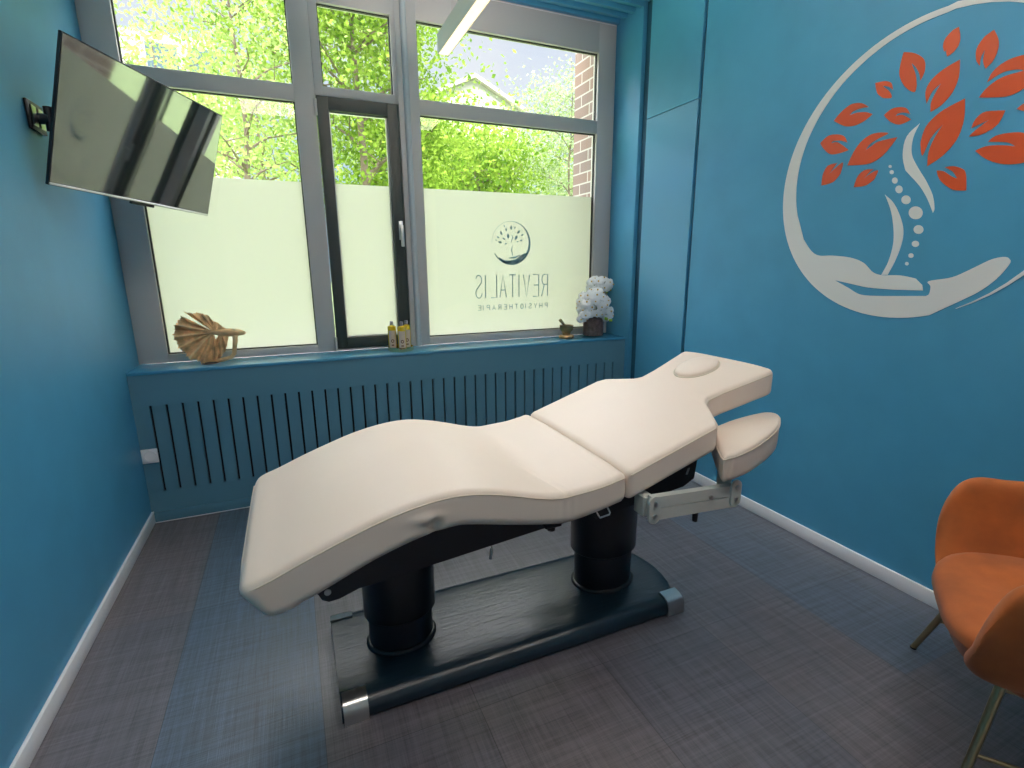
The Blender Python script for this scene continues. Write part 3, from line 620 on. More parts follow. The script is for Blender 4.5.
# ================================================================ ARMCHAIR
def armchair():
    cx,cy=2.743,-2.779
    t=thing('armchair','burnt orange velvet tub armchair on thin brass legs beside the blue wall','armchair',(cx,cy,0),math.atan2(.56,.83))
    # local x = across (positive: wall side far arm), local y = towards the front
    HW,HD=.315,.31
    path=[] # (x,y) centre line of the tub shell: far arm front -> back -> near arm front
    NP=56
    for i in range(NP+1):
        u=i/NP*2-1; 
        ang=u*PI*.5 # -90..90
        # superellipse back half, straight arms
        if abs(u)>.62:
            k=(abs(u)-.62)/.38; x=math.copysign(HW,u); y=-.02+k*.30
        else:
            a=u/.62*PI/2; e=.62; x=HW*math.copysign(abs(math.sin(a))**e,a); y=-.02-(HD-.02)*abs(math.cos(a))**e
        path.append((x,y,abs(u)))
    bm=bmesh.new(); grid=[]; th=.030
    for i,(x,y,au) in enumerate(path):
        a=path[max(i-1,0)];b=path[min(i+1,NP)]; d=Vector((b[0]-a[0],b[1]-a[1])).normalized(); nrm=Vector((d.y,-d.x)) # outward
        if nrm.dot(Vector((x,y+.02)))<0: nrm=-nrm
        fr=min(1,(1-au)/.13); rnd=math.sqrt(max(0,1-(1-fr)**2))
        top=.725+.11*max(0,1-au/.8)**1.0
        top=.52+(top-.52)*(.15+.85*rnd)
        bot=.35+.05*(1-rnd)
        ring=[]; H=top-bot; 
        prof=[(0,0,-1),(.06,1,-1),(.25,1,0),(.5,1,0),(.75,1,0),(.93,1,0),(1,.5,0),(1,-.5,0),(.93,-1,0),(.75,-1,0),(.5,-1,0),(.25,-1,0),(.06,-1,0)]
        for v,s,_ in prof:
            z=bot+H*v; taper=-.085*(1-min(1,v*1.25))**1.6+.03*v
            tt=th*(1 if fr>=1 else (.55+.45*rnd))
            off=s*tt+taper
            ring.append(bm.verts.new((x+nrm.x*off,y+nrm.y*off,z)))
        grid.append(ring)
    n=len(grid[0])
    for i in range(len(grid)-1):
        for k in range(n): bm.faces.new((grid[i][k],grid[i][(k+1)%n],grid[i+1][(k+1)%n],grid[i+1][k]))
    bm.faces.new(grid[0][::-1]); bm.faces.new(grid[-1])
    o=obj('tub_shell',bm,M['velvet'],t,80); md=o.modifiers.new('s','SUBSURF'); md.levels=md.render_levels=2
    # seat
    bm=bmesh.new(); rings=[]
    def sp(s,x,y): return (x*s,y)
    out=[]
    for k in range(48):
        a=2*PI*k/48; c,s=math.cos(a),math.sin(a); e=.55
        x=.285*math.copysign(abs(c)**e,c); y=.02+ (.285*math.copysign(abs(s)**e,s)); out.append((x,y))
    for s,z in ((.72,.335),(.86,.34),(.95,.37),(.985,.42),(1.0,.455),(.99,.482),(.96,.498),(.88,.510),(.6,.518),(.3,.520),(.05,.520)):
        rings.append([bm.verts.new((x*s,.02+(y-.02)*s-(0 if z>.45 else .02*(.45-z)/.1),z-(.03*max(0,(y)/.3)**2 if z>.45 else 0))) for x,y in out])
    for i in range(len(rings)-1):
        for k in range(48): bm.faces.new((rings[i][k],rings[i][(k+1)%48],rings[i+1][(k+1)%48],rings[i+1][k]))
    bm.faces.new(rings[0][::-1]); bm.faces.new(rings[-1]); obj('seat',bm,M['velvet'],t,80)
    # piping seam with stitches along the arm edges
    # legs: straight, splayed
    fx,fy=.365,.268
    tops=[(.235,.19),(-.235,.19),(.22,-.16),(-.22,-.16)]; feet=[(fx,fy),(-fx,fy),(.31,-.27),(-.31,-.27)]
    for (tx,ty),(gx,gy) in zip(tops,feet):
        bm=bmesh.new(); tube(bm,[(tx,ty,.36),(gx,gy,.004)],[.0115,.0095],12); lg_=obj('leg',bm,M['bronze'],t,60)
        bm=bmesh.new(); tube(bm,[(gx,gy,.006),(gx,gy,.0)],.011,12); obj('foot_cap',bm,M['black'],lg_,60)
    bm=bmesh.new()
    def at(i,k): a=Vector((*tops[i],.36));b=Vector((*feet[i],0)); return a+(b-a)*k
    k=.50
    tube(bm,[at(0,k),at(2,k)],.006,10); tube(bm,[at(1,k),at(3,k)],.006,10); tube(bm,[at(2,k),at(3,k)],.006,10)
    obj('stretcher',bm,M['bronze'],t,60)
    bm=bmesh.new(); 
    tube(bm,[(.235,.19,.352),(-.235,.19,.352),(-.22,-.16,.352),(.22,-.16,.352),(.235,.19,.352)],.009,8); obj('seat_ring',bm,M['bronze'],t,60)
    return t
armchair()

# ================================================================ TELEVISION
tvm=Matrix(((.4339852,.2625,-.8618),(0,0,0),(0,0,0)))
def rodr(a):
    a=Vector(a); return Matrix.Rotation(a.length,4,a.normalized())
TC=Vector((.32920342,-.29041333,1.98407796)); TR=rodr((0.23699313,0.18244222,1.1100024))
tv=thing('television','black flat television swung out on a wall arm on the left blue wall','television'); tv.matrix_world=Matrix.Translation(TC)@TR
w,h=.96,.54
bm=bmesh.new(); box(bm,-w/2,w/2,0.0,.012,-h/2,h/2,.002,2); box(bm,-w/2+.12,w/2-.12,.012,.05,-h/2+.03,h/2-.12,.012,3); box(bm,-.07,.07,-.001,.014,-h/2-.012,-h/2+.001,.002,1)
obj('housing',bm,M['black'],tv)
bm=bmesh.new(); box(bm,-w/2+.006,w/2-.006,-.0015,.001,-h/2+.013,h/2-.006); obj('screen',bm,M['screen'],tv)
bm=bmesh.new(); box(bm,-w/2+.003,w/2-.003,-.003,.001,-h/2+.002,-h/2+.010,.001,1); obj('lower_bezel',bm,M['steel'],tv)
TVI=tv.matrix_world.inverted()
bm=bmesh.new(); box(bm,0.0005,.012,-.615,-.475,1.95,2.055,.003,2); mt=obj('wall_bracket',bm,M['black'],tv); mt.matrix_parent_inverse=TVI
bm=bmesh.new(); box(bm,.012,.016,-.60,-.555,1.965,2.04,.002,1); box(bm,.012,.016,-.535,-.49,1.965,2.04,.002,1); obj('steel_inlay',bm,M['steel'],mt)
bm=bmesh.new()
bk=TC+TR.to_3x3()@Vector((-.10,.055,0)); el=Vector((.10,-.50,2.0))
tube(bm,[(.014,-.545,2.0),(.05,-.545,2.0)],.02,16); tube(bm,[(.05,-.545,1.955),(.05,-.545,2.045)],.016,16)
tube(bm,[(.05,-.545,1.985),(.105,-.36,1.985)],.013,12); tube(bm,[(.105,-.36,1.96),(.105,-.36,2.01)],.016,14)
tube(bm,[(.105,-.36,1.985),tuple(bk)],.013,12); obj('swing_arm',bm,M['blackmet'],mt)
bm=bmesh.new(); box(bm,-.1,.1,.0505,.062,-.10,.10,.004,2,mtx=Matrix.Translation(TC)@TR@Matrix.Translation((-.08,0,0))); obj('mounting_plate',bm,M['blackmet'],mt)

# ================================================================ PENDANT LAMP
def pendant(x0,x1,y0,y1,z,label):
    p=thing('pendant_lamp',label,'lamp',(0,0,0))
    bm=bmesh.new(); zt_=z+.10; t=.004
    box(bm,x0,x0+t,y0,y1,z,zt_); box(bm,x1-t,x1,y0,y1,z,zt_); box(bm,x0+t,x1-t,y1-t,y1,z,zt_); box(bm,x0+t,x1-t,y0,y0+t,z,zt_); box(bm,x0+t,x1-t,y0+t,y1-t,z+.04,z+.06)
    obj('housing',bm,M['lampwhite'],p)
    bm=bmesh.new(); box(bm,x0+t+.0005,x1-t-.0005,y0+t,y1-t,z+.001,z+.006); obj('lower_diffuser',bm,M['lampon'],p)
    bm=bmesh.new(); box(bm,x0+t+.0005,x1-t-.0005,y0+t,y1-.55,zt_-.008,zt_-.003); obj('added_uplight',bm,M['uplight_fill'],p)  # unseen uplight, added to brighten the room off the ceiling
    xm=(x0+x1)/2
    for y in (y1-.16,y0+.16):
        bm=bmesh.new(); tube(bm,[(xm,y,zt_-.004),(xm,y,zt_+.02)],.006,10); tube(bm,[(xm,y,zt_),(xm,y,ZC+.06)],.0012,6); obj('suspension_wire',bm,M['steel'],p)
pendant(1.742,1.806,-2.25,-.170,2.587,'slim white linear pendant lamp hanging in front of the window')

# ================================================================ SILL OBJECTS
# --- betta fish sculpture
fs=thing('fish_sculpture','gold brown fan tailed fish sculpture at the left end of the blue sill','sculpture',(.41,.13,.88))
U=.00063
def L(zx,zy,y=0): return Vector(((zx-430)*U,y,(640-zy)*U))
random.seed(5)
def fan(name,c,outline,amp,freq,y0=0,rag=.0,thick=.004,nr=10):
    bm=bmesh.new(); n=len(outline); rows=[]
    dense=[]
    for i in range(n-1):
        for s in range(6): dense.append(tuple(outline[i][k]+(outline[i+1][k]-outline[i][k])*s/6 for k in (0,1)))
    dense.append(outline[-1]); m=len(dense)
    c3=L(*c)
    fr=[];bk=[]
    for i,p in enumerate(dense):
        P=L(*p); rg=1+rag*math.sin(i*2.6)+rag*.6*math.sin(i*1.3+1); a=[];b=[]
        for r in range(nr+1):
            t=.06+(.94)*r/nr; q=c3+(P-c3)*t*(1+(rg-1)*t); wav=amp*t*math.sin(i*freq)+y0*t*t
            a.append(bm.verts.new((q.x,wav-thick/2*(1.2-t),q.z))); b.append(bm.verts.new((q.x,wav+thick/2*(1.2-t),q.z)))
        fr.append(a);bk.append(b)
    for i in range(m-1):
        for r in range(nr):
            bm.faces.new((fr[i][r],fr[i+1][r],fr[i+1][r+1],fr[i][r+1])); bm.faces.new((bk[i][r],bk[i][r+1],bk[i+1][r+1],bk[i+1][r]))
        bm.faces.new((fr[i][nr],fr[i+1][nr],bk[i+1][nr],bk[i][nr])); bm.faces.new((fr[i][0],bk[i][0],bk[i+1][0],fr[i+1][0]))
    for i,rv in ((0,0),(m-1,1)):
        for r in range(nr): bm.faces.new((fr[i][r],fr[i][r+1],bk[i][r+1],bk[i][r]))
    return obj(name,bm,M['gold'],fs,60)
fan('tail_fin',(440,350),[(215,190),(180,235),(150,285),(140,330),(137,390),(150,440),(165,480),(200,530),(235,580),(290,605),(330,625),(390,632),(440,600),(470,545)],.020,.50,-.02,.03)
fan('dorsal_fin',(470,370),[(232,160),(290,172),(345,172),(410,190),(440,235),(490,275),(550,328)],.012,.7,.012,.03)
fan('upper_tail_ray',(450,350),[(215,185),(240,205),(275,250)],.006,1.2,-.035,.02)
fan('anal_fin',(500,350),[(420,470),(425,560),(435,610),(475,590),(510,545),(540,480),(556,400)],.014,.6,.008,.02)
bm=bmesh.new(); tube(bm,[L(395,350),L(430,348),L(480,355),L(530,358),(L(580,362)),L(630,362),L(670,368),L(700,372),L(708,370)],[.006,.012,.018,.022,.024,.021,.016,.009,.002],16); obj('body',bm,M['gold'],fs,60)
bm=bmesh.new(); tube(bm,[L(615,375),L(612,440),L(600,500),L(590,560),L(560,595),L(500,610),L(420,622),L(350,628)],[.015,.014,.012,.013,.013,.012,.012,.010],12); obj('curved_stand',bm,M['gold'],fs,60)
bm=bmesh.new(); lathe(bm,[(.045,.0),(.045,.004),(.035,.010),(.0,.011)],24,tuple(L(380,640))); obj('base_disc',bm,M['black'],fs,60)
# --- oil bottle set
tray_c=(1.497,.118)
bm=bmesh.new(); lathe(bm,[(.0,.002),(.078,.002),(.082,.0),(.084,.003),(.084,.028),(.081,.028),(.081,.006),(.0,.005)],40,(*tray_c,.88),closed=False)
tag(obj('bottle_tray',bm,mat('polished gold tray',(.75,.58,.30),.18,metal=1),None,50),'round shiny metal tray under the three yellow oil bottles','tray')
def bottle(dx,dy,label):
    b=thing('oil_bottle',label,'bottle',(tray_c[0]+dx,tray_c[1]+dy,.8865),0,'yellow oil bottles in the round tray')
    bm=bmesh.new(); lathe(bm,[(.025,0),(.027,.004),(.027,.150),(.0255,.156),(.014,.160),(.010,.163),(.010,.166)],28); obj('bottle_body',bm,M['oil'],b,50)
    bm=bmesh.new(); n=14; r=.0276
    a0=math.atan2(CAM.y-(tray_c[1]+dy),CAM.x-(tray_c[0]+dx))
    def wrap(z0,z1,s0,s1,r,th=.0004):
        vs=[[bm.verts.new((rr*math.cos(a0+s0+(s1-s0)*k/n),rr*math.sin(a0+s0+(s1-s0)*k/n),z)) for k in range(n+1)] for rr,z in ((r,z0),(r,z1),(r-th,z1),(r-th,z0))]
        for j in range(4):
            for k in range(n): bm.faces.new((vs[j][k],vs[j][k+1],vs[(j+1)%4][k+1],vs[(j+1)%4][k]))
    wrap(.012,.128,-.85,.95,r); lb=obj('label',bm,M['label'],b,50)
    bm=bmesh.new(); r2=r+.0005
    for k in range(24):   # round emblem printed on the label
        pass
    vs=[bm.verts.new(((r2)*math.cos(a0+.05+.38*math.cos(2*PI*k/24)),(r2)*math.sin(a0+.05+.38*math.cos(2*PI*k/24)),.060+.0115*math.sin(2*PI*k/24))) for k in range(24)]
    vi=[bm.verts.new(((r2)*math.cos(a0+.05+.20*math.cos(2*PI*k/24)),(r2)*math.sin(a0+.05+.20*math.cos(2*PI*k/24)),.060+.006*math.sin(2*PI*k/24))) for k in range(24)]
    for k in range(24): bm.faces.new((vs[k],vs[(k+1)%24],vi[(k+1)%24],vi[k]))
    obj('label_emblem',bm,M['brown'],lb,'raw'); bm=bmesh.new(); n=6; r=r2
    wrap(.028,.036,-.25,.35,r2,.0002)
    obj('label_print',bm,M['brown'],lb,'raw')
    bm=bmesh.new(); lathe(bm,[(.0105,.163),(.0115,.165),(.0115,.186),(.0095,.189),(0,.189)],20,closed=False); obj('cap',bm,M['cap'],b,50)
bottle(-.050,.018,'yellow oil bottle in the round tray, leftmost of three'); bottle(.002,-.045,'yellow oil bottle standing at the front middle of the round tray'); bottle(.048,.022,'yellow oil bottle in the round tray, rightmost and nearest the mullion')
# --- mortar and pestle
mo=(2.775,.14)
MS=1.18
mr=thing('mortar','small aged brass mortar on a little dish beside the orchid vase','mortar',(*mo,.88))
bm=bmesh.new(); lathe(bm,[(0,.020),(.026,.020),(.024,.028),(.030,.040),(.042,.055),(.044,.078),(.047,.084),(.043,.084),(.038,.060),(.0,.050)],28,closed=False); obj('mortar_bowl',bm,M['brassy'],mr,50)
bm=bmesh.new(); lathe(bm,[(0,0),(.046,0),(.050,.010),(.044,.020),(0,.020)],24,closed=False); obj('dish',bm,M['brassy'],mr,50)
bm=bmesh.new(); a=(mo[0],mo[1],.88); tube(bm,[(a[0]+.015,a[1],a[2]+.062),(a[0]-.02,a[1]-.005,a[2]+.088),(a[0]-.045,a[1]-.01,a[2]+.112),(a[0]-.055,a[1]-.012,a[2]+.122)],[.010,.006,.010,.009],12)
for v in bm.verts: v.co=Vector(a)+(v.co-Vector(a))*MS
tag(obj('pestle',bm,M['brassy'],None,60),'brass pestle leaning out of the small mortar','pestle')
mr.scale=(MS,MS,MS)
# --- orchid
vc=(3.005,.125)
bm=bmesh.new(); lathe(bm,[(0,.0),(.080,.0),(.082,.003),(.082,.168),(.079,.168),(.079,.012),(0,.012)],40,(*vc,.88),closed=False)
tag(obj('glass_vase',bm,M['vglass'],None,50),'clear glass cylinder vase holding the white orchid at the right end of the sill','vase')
orc=thing('orchid','white orchid with a dense round head of blossoms in the glass vase','plant',(*vc,.893))
bm=bmesh.new(); lathe(bm,[(0,0),(.074,0),(.077,.02),(.077,.115),(.070,.130),(.04,.138),(0,.140)],30,closed=False)
random.seed(2)
for v in bm.verts: v.co+=Vector((random.uniform(-.003,.001),random.uniform(-.003,.003),random.uniform(-.003,.003)))*.6
o=obj('bark_substrate',bm,M['soil'],orc,60); o['kind']='stuff'
def blossom_mesh():
    bm=bmesh.new()
    def petal(ang,l,w,tilt,dz=0):
        n=8; rows=[]
        for i in range(n+1):
            t=i/n; ww=w*math.sin(PI*min(1,t*.93+.05))**.7; zz=dz+.010*math.sin(t*PI*.6)-.012*t*t*tilt
            rows.append([bm.verts.new((math.cos(ang)*l*t-math.sin(ang)*ww*s,math.sin(ang)*l*t+math.cos(ang)*ww*s,zz-.004*abs(s))) for s in (-1,-.5,0,.5,1)])
        for i in range(n):
            for k in range(4): bm.faces.new((rows[i][k],rows[i][k+1],rows[i+1][k+1],rows[i+1][k]))
    petal(0.15,.033,.019,1); petal(PI-.15,.033,.019,1); petal(PI/2,.033,.013,1,-.002); petal(-PI/2+.7,.030,.012,1,-.002); petal(-PI/2-.7,.030,.012,1,-.002)
    nf=len(bm.faces)
    r=bmesh.ops.create_icosphere(bm,subdivisions=1,radius=.0055)
    for v in r['verts']: v.co+=Vector((0,-.003,.010))
    for f in set(f for v in r['verts'] for f in v.link_faces): f.material_index=1
    for f in bm.faces: f.smooth=True
    me=bpy.data.meshes.new('blossom'); bm.to_mesh(me); bm.free(); me.materials.append(M['petal']); me.materials.append(M['yellow']); return me
bme=blossom_mesh(); random.seed(11)
def put_blossom(pos,nrm,s,roll):
    o=bpy.data.objects.new('blossom',bme); C.objects.link(o); o.parent=orc
    q=Vector(nrm).normalized().to_track_quat('Z','Y'); o.rotation_mode='QUATERNION'; o.rotation_quaternion=q@Matrix.Rotation(roll,3,'Z').to_quaternion(); o.location=pos; o.scale=(s,s,s)
cam_l=Vector((CAM.x-vc[0],CAM.y-vc[1],CAM.z-.9)).normalized(); pts=[]
def ellpt(c,r,d): return Vector((c[0]+r[0]*d.x,c[1]+r[1]*d.y,c[2]+r[2]*d.z))
def cluster(c,r,n,s):
    k=0;tries=0
    while k<n and tries<4000:
        tries+=1; d=Vector((random.gauss(0,1),random.gauss(0,1),random.gauss(0,1))).normalized()
        if d.z<-.75: continue
        p=ellpt(c,r,d)
        if p.x+vc[0]>3.205 or p.y+vc[1]>.245: continue
        if any((p-q).length<.047 for q in pts): continue
        pts.append(p); put_blossom(p,d+cam_l*.8+Vector((random.uniform(-.5,.5),random.uniform(-.5,.5),random.uniform(-.4,.4))),1.18*s*random.uniform(.85,1.15),random.uniform(-.5,.5)); k+=1
cluster((-.040,-.055,.245),(.118,.095,.105),30,1.0)
cluster((-.125,-.07,.195),(.05,.06,.085),9,1.0)
cluster((.065,.01,.385),(.105,.055,.050),14,1.0)
cluster((.075,-.06,.175),(.05,.05,.06),8,.95)
stems=[[(0,0,.13),(.0,.01,.25),(.03,.01,.39),(.10,.02,.41)],[(0,-.01,.13),(-.02,-.01,.26),(-.07,-.05,.30),(-.12,-.07,.24),(-.13,-.08,.15)],[(.01,0,.13),(.03,-.02,.28),(.08,-.06,.27),(.10,-.08,.18)],[(.01,.0,.13),(-.01,.01,.3),(.0,.0,.39)]]
for s in stems:
    bm=bmesh.new(); tube(bm,s,.003,8); obj('stem',bm,M['leaf'],orc,60)
for ang,l in ((-2.0,.10),(-1.2,.09),(-2.8,.10),(.2,.07),(-.5,.075)):
    bm=bmesh.new(); rows=[]
    for i in range(9):
        t=i/8; ww=.020*math.sin(PI*min(1,t*.9+.08))**.6
        rows.append([bm.verts.new((math.cos(ang)*l*t-math.sin(ang)*ww*s,math.sin(ang)*l*t+math.cos(ang)*ww*s,.132+.05*math.sin(t*2.2)+.006*abs(s))) for s in (-1,0,1)])
    for i in range(8):
        for k in range(2): bm.faces.new((rows[i][k],rows[i][k+1],rows[i+1][k+1],rows[i+1][k]))
    o=obj('leaf',bm,M['leaf'],orc,60); md=o.modifiers.new('t','SOLIDIFY'); md.thickness=.002
for p in ((-.155,-.09,.150),(-.135,-.085,.140),(.085,-.10,.120),(.105,-.09,.118),(.10,.0,.36),(.115,.0,.330),(.04,-.11,.135),(.055,-.105,.130)):
    bm=bmesh.new(); r=bmesh.ops.create_icosphere(bm,subdivisions=2,radius=.009)
    for v in bm.verts: v.co=Vector((v.co.x,v.co.y,v.co.z*1.35))+Vector(p)
    obj('bud',bm,M['bud'],orc,60)
# --- socket
so=thing('wall_socket','white square power socket at the left end of the slotted cover','socket',(0.041,0,.402))
bm=bmesh.new(); box(bm,-.0395,.0395,-.010,.0005,-.0415,.0415,.004,2); obj('face_plate',bm,M['white'],so)
bm=bmesh.new()
n=28; 
rings=[]
for r,y in ((.029,-.010),(.029,-.014),(.027,-.0145),(.0255,-.0125),(.0,-.0122)):
    rings.append([bm.verts.new((r*math.cos(2*PI*k/n),y,r*math.sin(2*PI*k/n))) for k in range(n)])
for i in range(4):
    for k in range(n): bm.faces.new((rings[i][k],rings[i][(k+1)%n],rings[i+1][(k+1)%n],rings[i+1][k]))
obj('socket_ring',bm,M['white'],so,50)

# ================================================================ OUTSIDE
bm=bmesh.new(); box(bm,-40,40,.75,60,-.5,-.25); struct('ground',bm,M['grass'])
def leaves(bm,pts,size,flat_=.5):
    for p in pts:
        n=Vector((random.gauss(0,1),random.gauss(0,1),random.gauss(0,1)+.5)).normalized(); a=n.orthogonal().normalized(); a=Matrix.Rotation(random.uniform(0,6.28),3,n)@a; b=n.cross(a); s=size*.58*random.uniform(.6,1.3)
        vs=[bm.verts.new(p+a*s),bm.verts.new(p+b*s*.55),bm.verts.new(p-a*s*.8),bm.verts.new(p-b*s*.55)]; bm.faces.new(vs)
def tree(name,label,x,y,h,z_low,rad,nl,lm,ls,seed,trunk_r=.12,nb=16,lean=(0,0),sparse=1.0,spread=.42,group=None):
    random.seed(seed); t=thing(name,label,'tree',(x,y,-.25),0,group)
    bm=bmesh.new(); trunk=[Vector((lean[0]*k/8+random.uniform(-.05,.05),lean[1]*k/8+random.uniform(-.05,.05),h*.95*k/8)) for k in range(9)]; trunk[0]=Vector((0,0,0))
    tube(bm,trunk,[trunk_r*(1-.88*k/8) for k in range(9)],8); tips=[]
    for i in range(nb):
        f=random.uniform(max(.12,z_low/h),.93); k=f*8; i0=int(k); base=trunk[i0]+(trunk[min(8,i0+1)]-trunk[i0])*(k-i0)
        a=i*2.4+random.uniform(-.4,.4); prof_=math.sin(PI*min(1,max(.08,(f*h-z_low)/(h-z_low)*.85+.15)))**.6
        l=rad*prof_*random.uniform(.75,1.1); d=Vector((math.cos(a),math.sin(a),random.uniform(.35,.85)))
        P=[base+Vector((d.x*l*s,d.y*l*s,d.z*l*s*(1-.3*s)))+Vector((random.uniform(-.06,.06),random.uniform(-.06,.06),0))*s*3 for s in (0,.33,.66,1)]
        r0=trunk_r*(1-.88*f)*.6; tube(bm,P,[r0,r0*.7,r0*.45,r0*.15],6); tips+=[P[1],P[2],P[2],P[3],P[3]]
        for s in (1,2):
            d2=Vector((random.uniform(-1,1),random.uniform(-1,1),random.uniform(0,.8)))*l*.4; Q=[P[s],P[s]+d2*.5,P[s]+d2]; tube(bm,Q,[r0*.4,r0*.25,r0*.08],5); tips+=[Q[1],Q[2],Q[2]]
    obj('trunk',bm,M['bark'],t,60)
    bm=bmesh.new(); pts_=[]
    for _ in range(int(nl*1.45)):
        c=random.choice(tips); g=spread*rad*.42; pts_.append(c+Vector((random.gauss(0,g),random.gauss(0,g),random.gauss(0,g*.75))))
    leaves(bm,pts_,ls); me=obj('foliage',bm,lm,t,'raw'); me['kind']='stuff'
    return t
def TX(px,py,Y): return onplane((px,py),1,Y)
GRP='trees on the lawn outside'
def T(px,Y,ptop,plow,**k):
    a=TX(px,ptop,Y); b=TX(px,plow,Y); lab=k.pop('label'); nm=k.pop('name','leafy_tree')
    tree(nm,lab,a.x,Y,a.z+.25,max(.3,b.z+.25),**k)
T(222,7.0,-60,180,label='thin branched tree with open crown behind the left window',rad=1.7,nl=3300,lm=M['leafB'],ls=.08,seed=1,trunk_r=.085,nb=15,spread=.75)
T(285,9.5,-80,190,label='slender twin tree just left of the first mullion outside',rad=1.5,nl=2000,lm=M['leafB'],ls=.09,seed=21,trunk_r=.07,nb=12,spread=.8)
T(345,8.0,-90,210,label='full bright green maple behind the middle window',rad=2.0,nl=9500,lm=M['leafA'],ls=.105,seed=4,trunk_r=.13,nb=22,spread=.8)
T(385,10.5,-40,220,label='bright green maple at the left edge of the right window',rad=1.5,nl=7500,lm=M['leafA'],ls=.12,seed=8,trunk_r=.13,nb=22,spread=.75)
T(572,10.0,46,215,label='pale airy birch tree in front of the blue sky',rad=1.35,nl=4600,lm=M['leafC'],ls=.085,seed=9,trunk_r=.06,nb=18,spread=.7)
T(150,11.5,20,200,label='light green tree at the far left edge outside',rad=2.0,nl=3000,lm=M['leafB'],ls=.11,seed=12,trunk_r=.10,nb=14,spread=.9)
T(478,13.5,150,240,label='low rounded green tree below the house gable',rad=2.3,nl=6000,lm=M['leafA'],ls=.15,seed=15,trunk_r=.12,nb=18,spread=.9)
T(250,14.0,60,215,label='broad light green tree farther back behind the left window',rad=2.6,nl=3400,lm=M['leafB'],ls=.15,seed=17,trunk_r=.12,nb=16,spread=.9)
T(560,15.0,135,240,label='low pale green tree beside the brick pier',rad=2.2,nl=5000,lm=M['leafC'],ls=.14,seed=19,trunk_r=.1,nb=16,spread=.9)
T(450,16.5,140,240,label='dense low tree behind the two maples',rad=2.5,nl=5500,lm=M['leafB'],ls=.16,seed=23,trunk_r=.1,nb=16,spread=.9)
# houses
def house(xa,xb,y,zt_,gable,label,wins):
    hs=thing('house',label,'house',(xa,y,-.25)); W_=xb-xa
    bm=bmesh.new(); prism(bm,[(0,0,0),(W_,0,0),(W_,0,zt_),(W_/2,0,zt_+gable),(0,0,zt_)],(0,8,0)); obj('wall',bm,M['render'],hs)
    if gable:
        bm=bmesh.new(); e=.5; s=gable/(W_/2)
        prism(bm,[(-e,-.4,zt_-e*s+.02),(W_/2,-.4,zt_+gable+.02),(W_+e,-.4,zt_-e*s+.02),(W_+e,-.4,zt_-e*s+.28),(W_/2,-.4,zt_+gable+.28),(-e,-.4,zt_-e*s+.28)],(0,8.8,0)); obj('roof',bm,M['roof'],hs)
    for (u,v) in wins:
        bm=bmesh.new(); box(bm,u*W_,u*W_+1.1,-.05,.02,v,v+1.5,.01,1); obj('window',bm,M['winglass'],hs)
a=TX(425,120,32); b=TX(520,120,32); house(a.x,b.x,32,TX(500,105,32).z,1.6,'pale gabled house beyond the green trees',[(.2,5),(.55,5),(.2,8),(.55,8)])
a=TX(105,60,24); b=TX(215,60,24); house(a.x-6,b.x,24,TX(150,25,24).z,0,'pale flat roofed block behind the left trees',[(.55,3.5),(.75,3.5),(.55,6.4),(.75,6.4),(.9,6.4),(.9,9.2),(.75,9.2),(.55,9.2)])

# ================================================================ LIGHT
w=bpy.data.worlds.new('sky'); S_.world=w; w.use_nodes=True; nt=w.node_tree; bg=nt.nodes['Background']
tc=nt.nodes.new('ShaderNodeTexCoord'); sp=nt.nodes.new('ShaderNodeSeparateXYZ'); nt.links.new(tc.outputs['Generated'],sp.inputs[0])
rp=nt.nodes.new('ShaderNodeValToRGB'); e=rp.color_ramp.elements; e[0].position=0; e[0].color=(.44,.70,1,1); e[1].position=.5; e[1].color=(.92,.93,1,1); nt.links.new(sp.outputs[2],rp.inputs[0])
nz=nt.nodes.new('ShaderNodeTexNoise'); nz.inputs['Scale'].default_value=2.3; nz.inputs['Detail'].default_value=5; nt.links.new(tc.outputs['Generated'],nz.inputs['Vector'])
cr_=nt.nodes.new('ShaderNodeMapRange'); cr_.inputs[1].default_value=.50; cr_.inputs[2].default_value=.66; nt.links.new(nz.outputs[0],cr_.inputs[0])
mxc=nt.nodes.new('ShaderNodeMixRGB'); mxc.inputs[2].default_value=(1,1,1,1); nt.links.new(cr_.outputs[0],mxc.inputs[0]); nt.links.new(rp.outputs[0],mxc.inputs[1]); nt.links.new(mxc.outputs[0],bg.inputs[0])
ms=nt.nodes.new('ShaderNodeMapRange'); ms.inputs[1].default_value=.38; ms.inputs[2].default_value=.62; ms.inputs[3].default_value=.80; ms.inputs[4].default_value=11; nt.links.new(sp.outputs[2],ms.inputs[0]); nt.links.new(ms.outputs[0],bg.inputs[1])
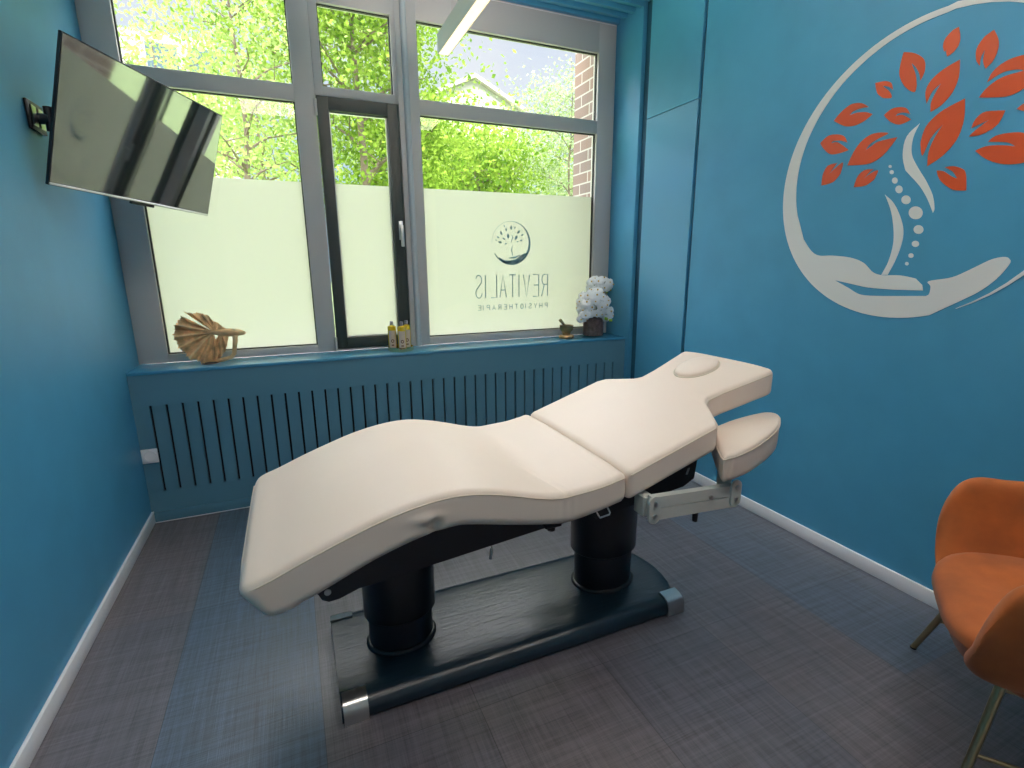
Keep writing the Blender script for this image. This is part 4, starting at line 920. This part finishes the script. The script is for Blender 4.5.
sl=bpy.data.lights.new('sun','SUN'); sl.energy=3.0; sl.angle=.01; sl.color=(1,.95,.86); so_=bpy.data.objects.new('sun',sl); C.objects.link(so_)
so_.rotation_euler=Vector((-.45,-.75,.85)).to_track_quat('Z','Y').to_euler()
# daylight portals at the panes
def portal(x0,x1,z0,z1):
    l=bpy.data.lights.new('window_portal','AREA'); l.shape='RECTANGLE'; l.size=x1-x0; l.size_y=z1-z0; l.cycles.is_portal=True
    o=bpy.data.objects.new('window_portal',l); C.objects.link(o); o.location=((x0+x1)/2,SD+.10,(z0+z1)/2); o.rotation_euler=(-PI/2,0,0)
portal(.1,3.13,.9,2.95)
# unseen glowing ceiling panels, added to fill the room with light
for (x,y,lab) in ((.85,-2.9,'added fill light panel overhead out of view, left one'),(2.45,-2.9,'added fill light panel overhead out of view, right one')):
    t=thing('fill_panel',lab,'lamp',(x,y,ZC+.06),0,'added fill light panels')
    bm=bmesh.new(); box(bm,-.32,.32,-.32,.32,-.05,0,.004,1); obj('housing',bm,M['white'],t)
    bm=bmesh.new(); box(bm,-.30,.30,-.30,.30,-.056,-.0505); obj('diffuser',bm,M['fill_glow'],t)

# ================================================================ CAMERA
cd=bpy.data.cameras.new('camera'); co=bpy.data.objects.new('camera',cd); C.objects.link(co)
cd.sensor_width=36; cd.lens=F_PX/1024*36; cd.clip_start=.05; cd.clip_end=300
mw=Matrix((( RT.x,UP.x,-fw.x,CAM.x),(RT.y,UP.y,-fw.y,CAM.y),(RT.z,UP.z,-fw.z,CAM.z),(0,0,0,1))); co.matrix_world=mw
S_.camera=co
vs=S_.view_settings; S_.display_settings.display_device='sRGB'; vs.view_transform='Standard'; vs.look='None'; vs.gamma=1; vs.use_curve_mapping=False; vs.exposure=0.25
cy=S_.cycles; cy.use_denoising=True; cy.max_bounces=8; cy.diffuse_bounces=5; cy.glossy_bounces=4; cy.transparent_max_bounces=12; cy.caustics_reflective=False; cy.caustics_refractive=False; cy.sample_clamp_indirect=6
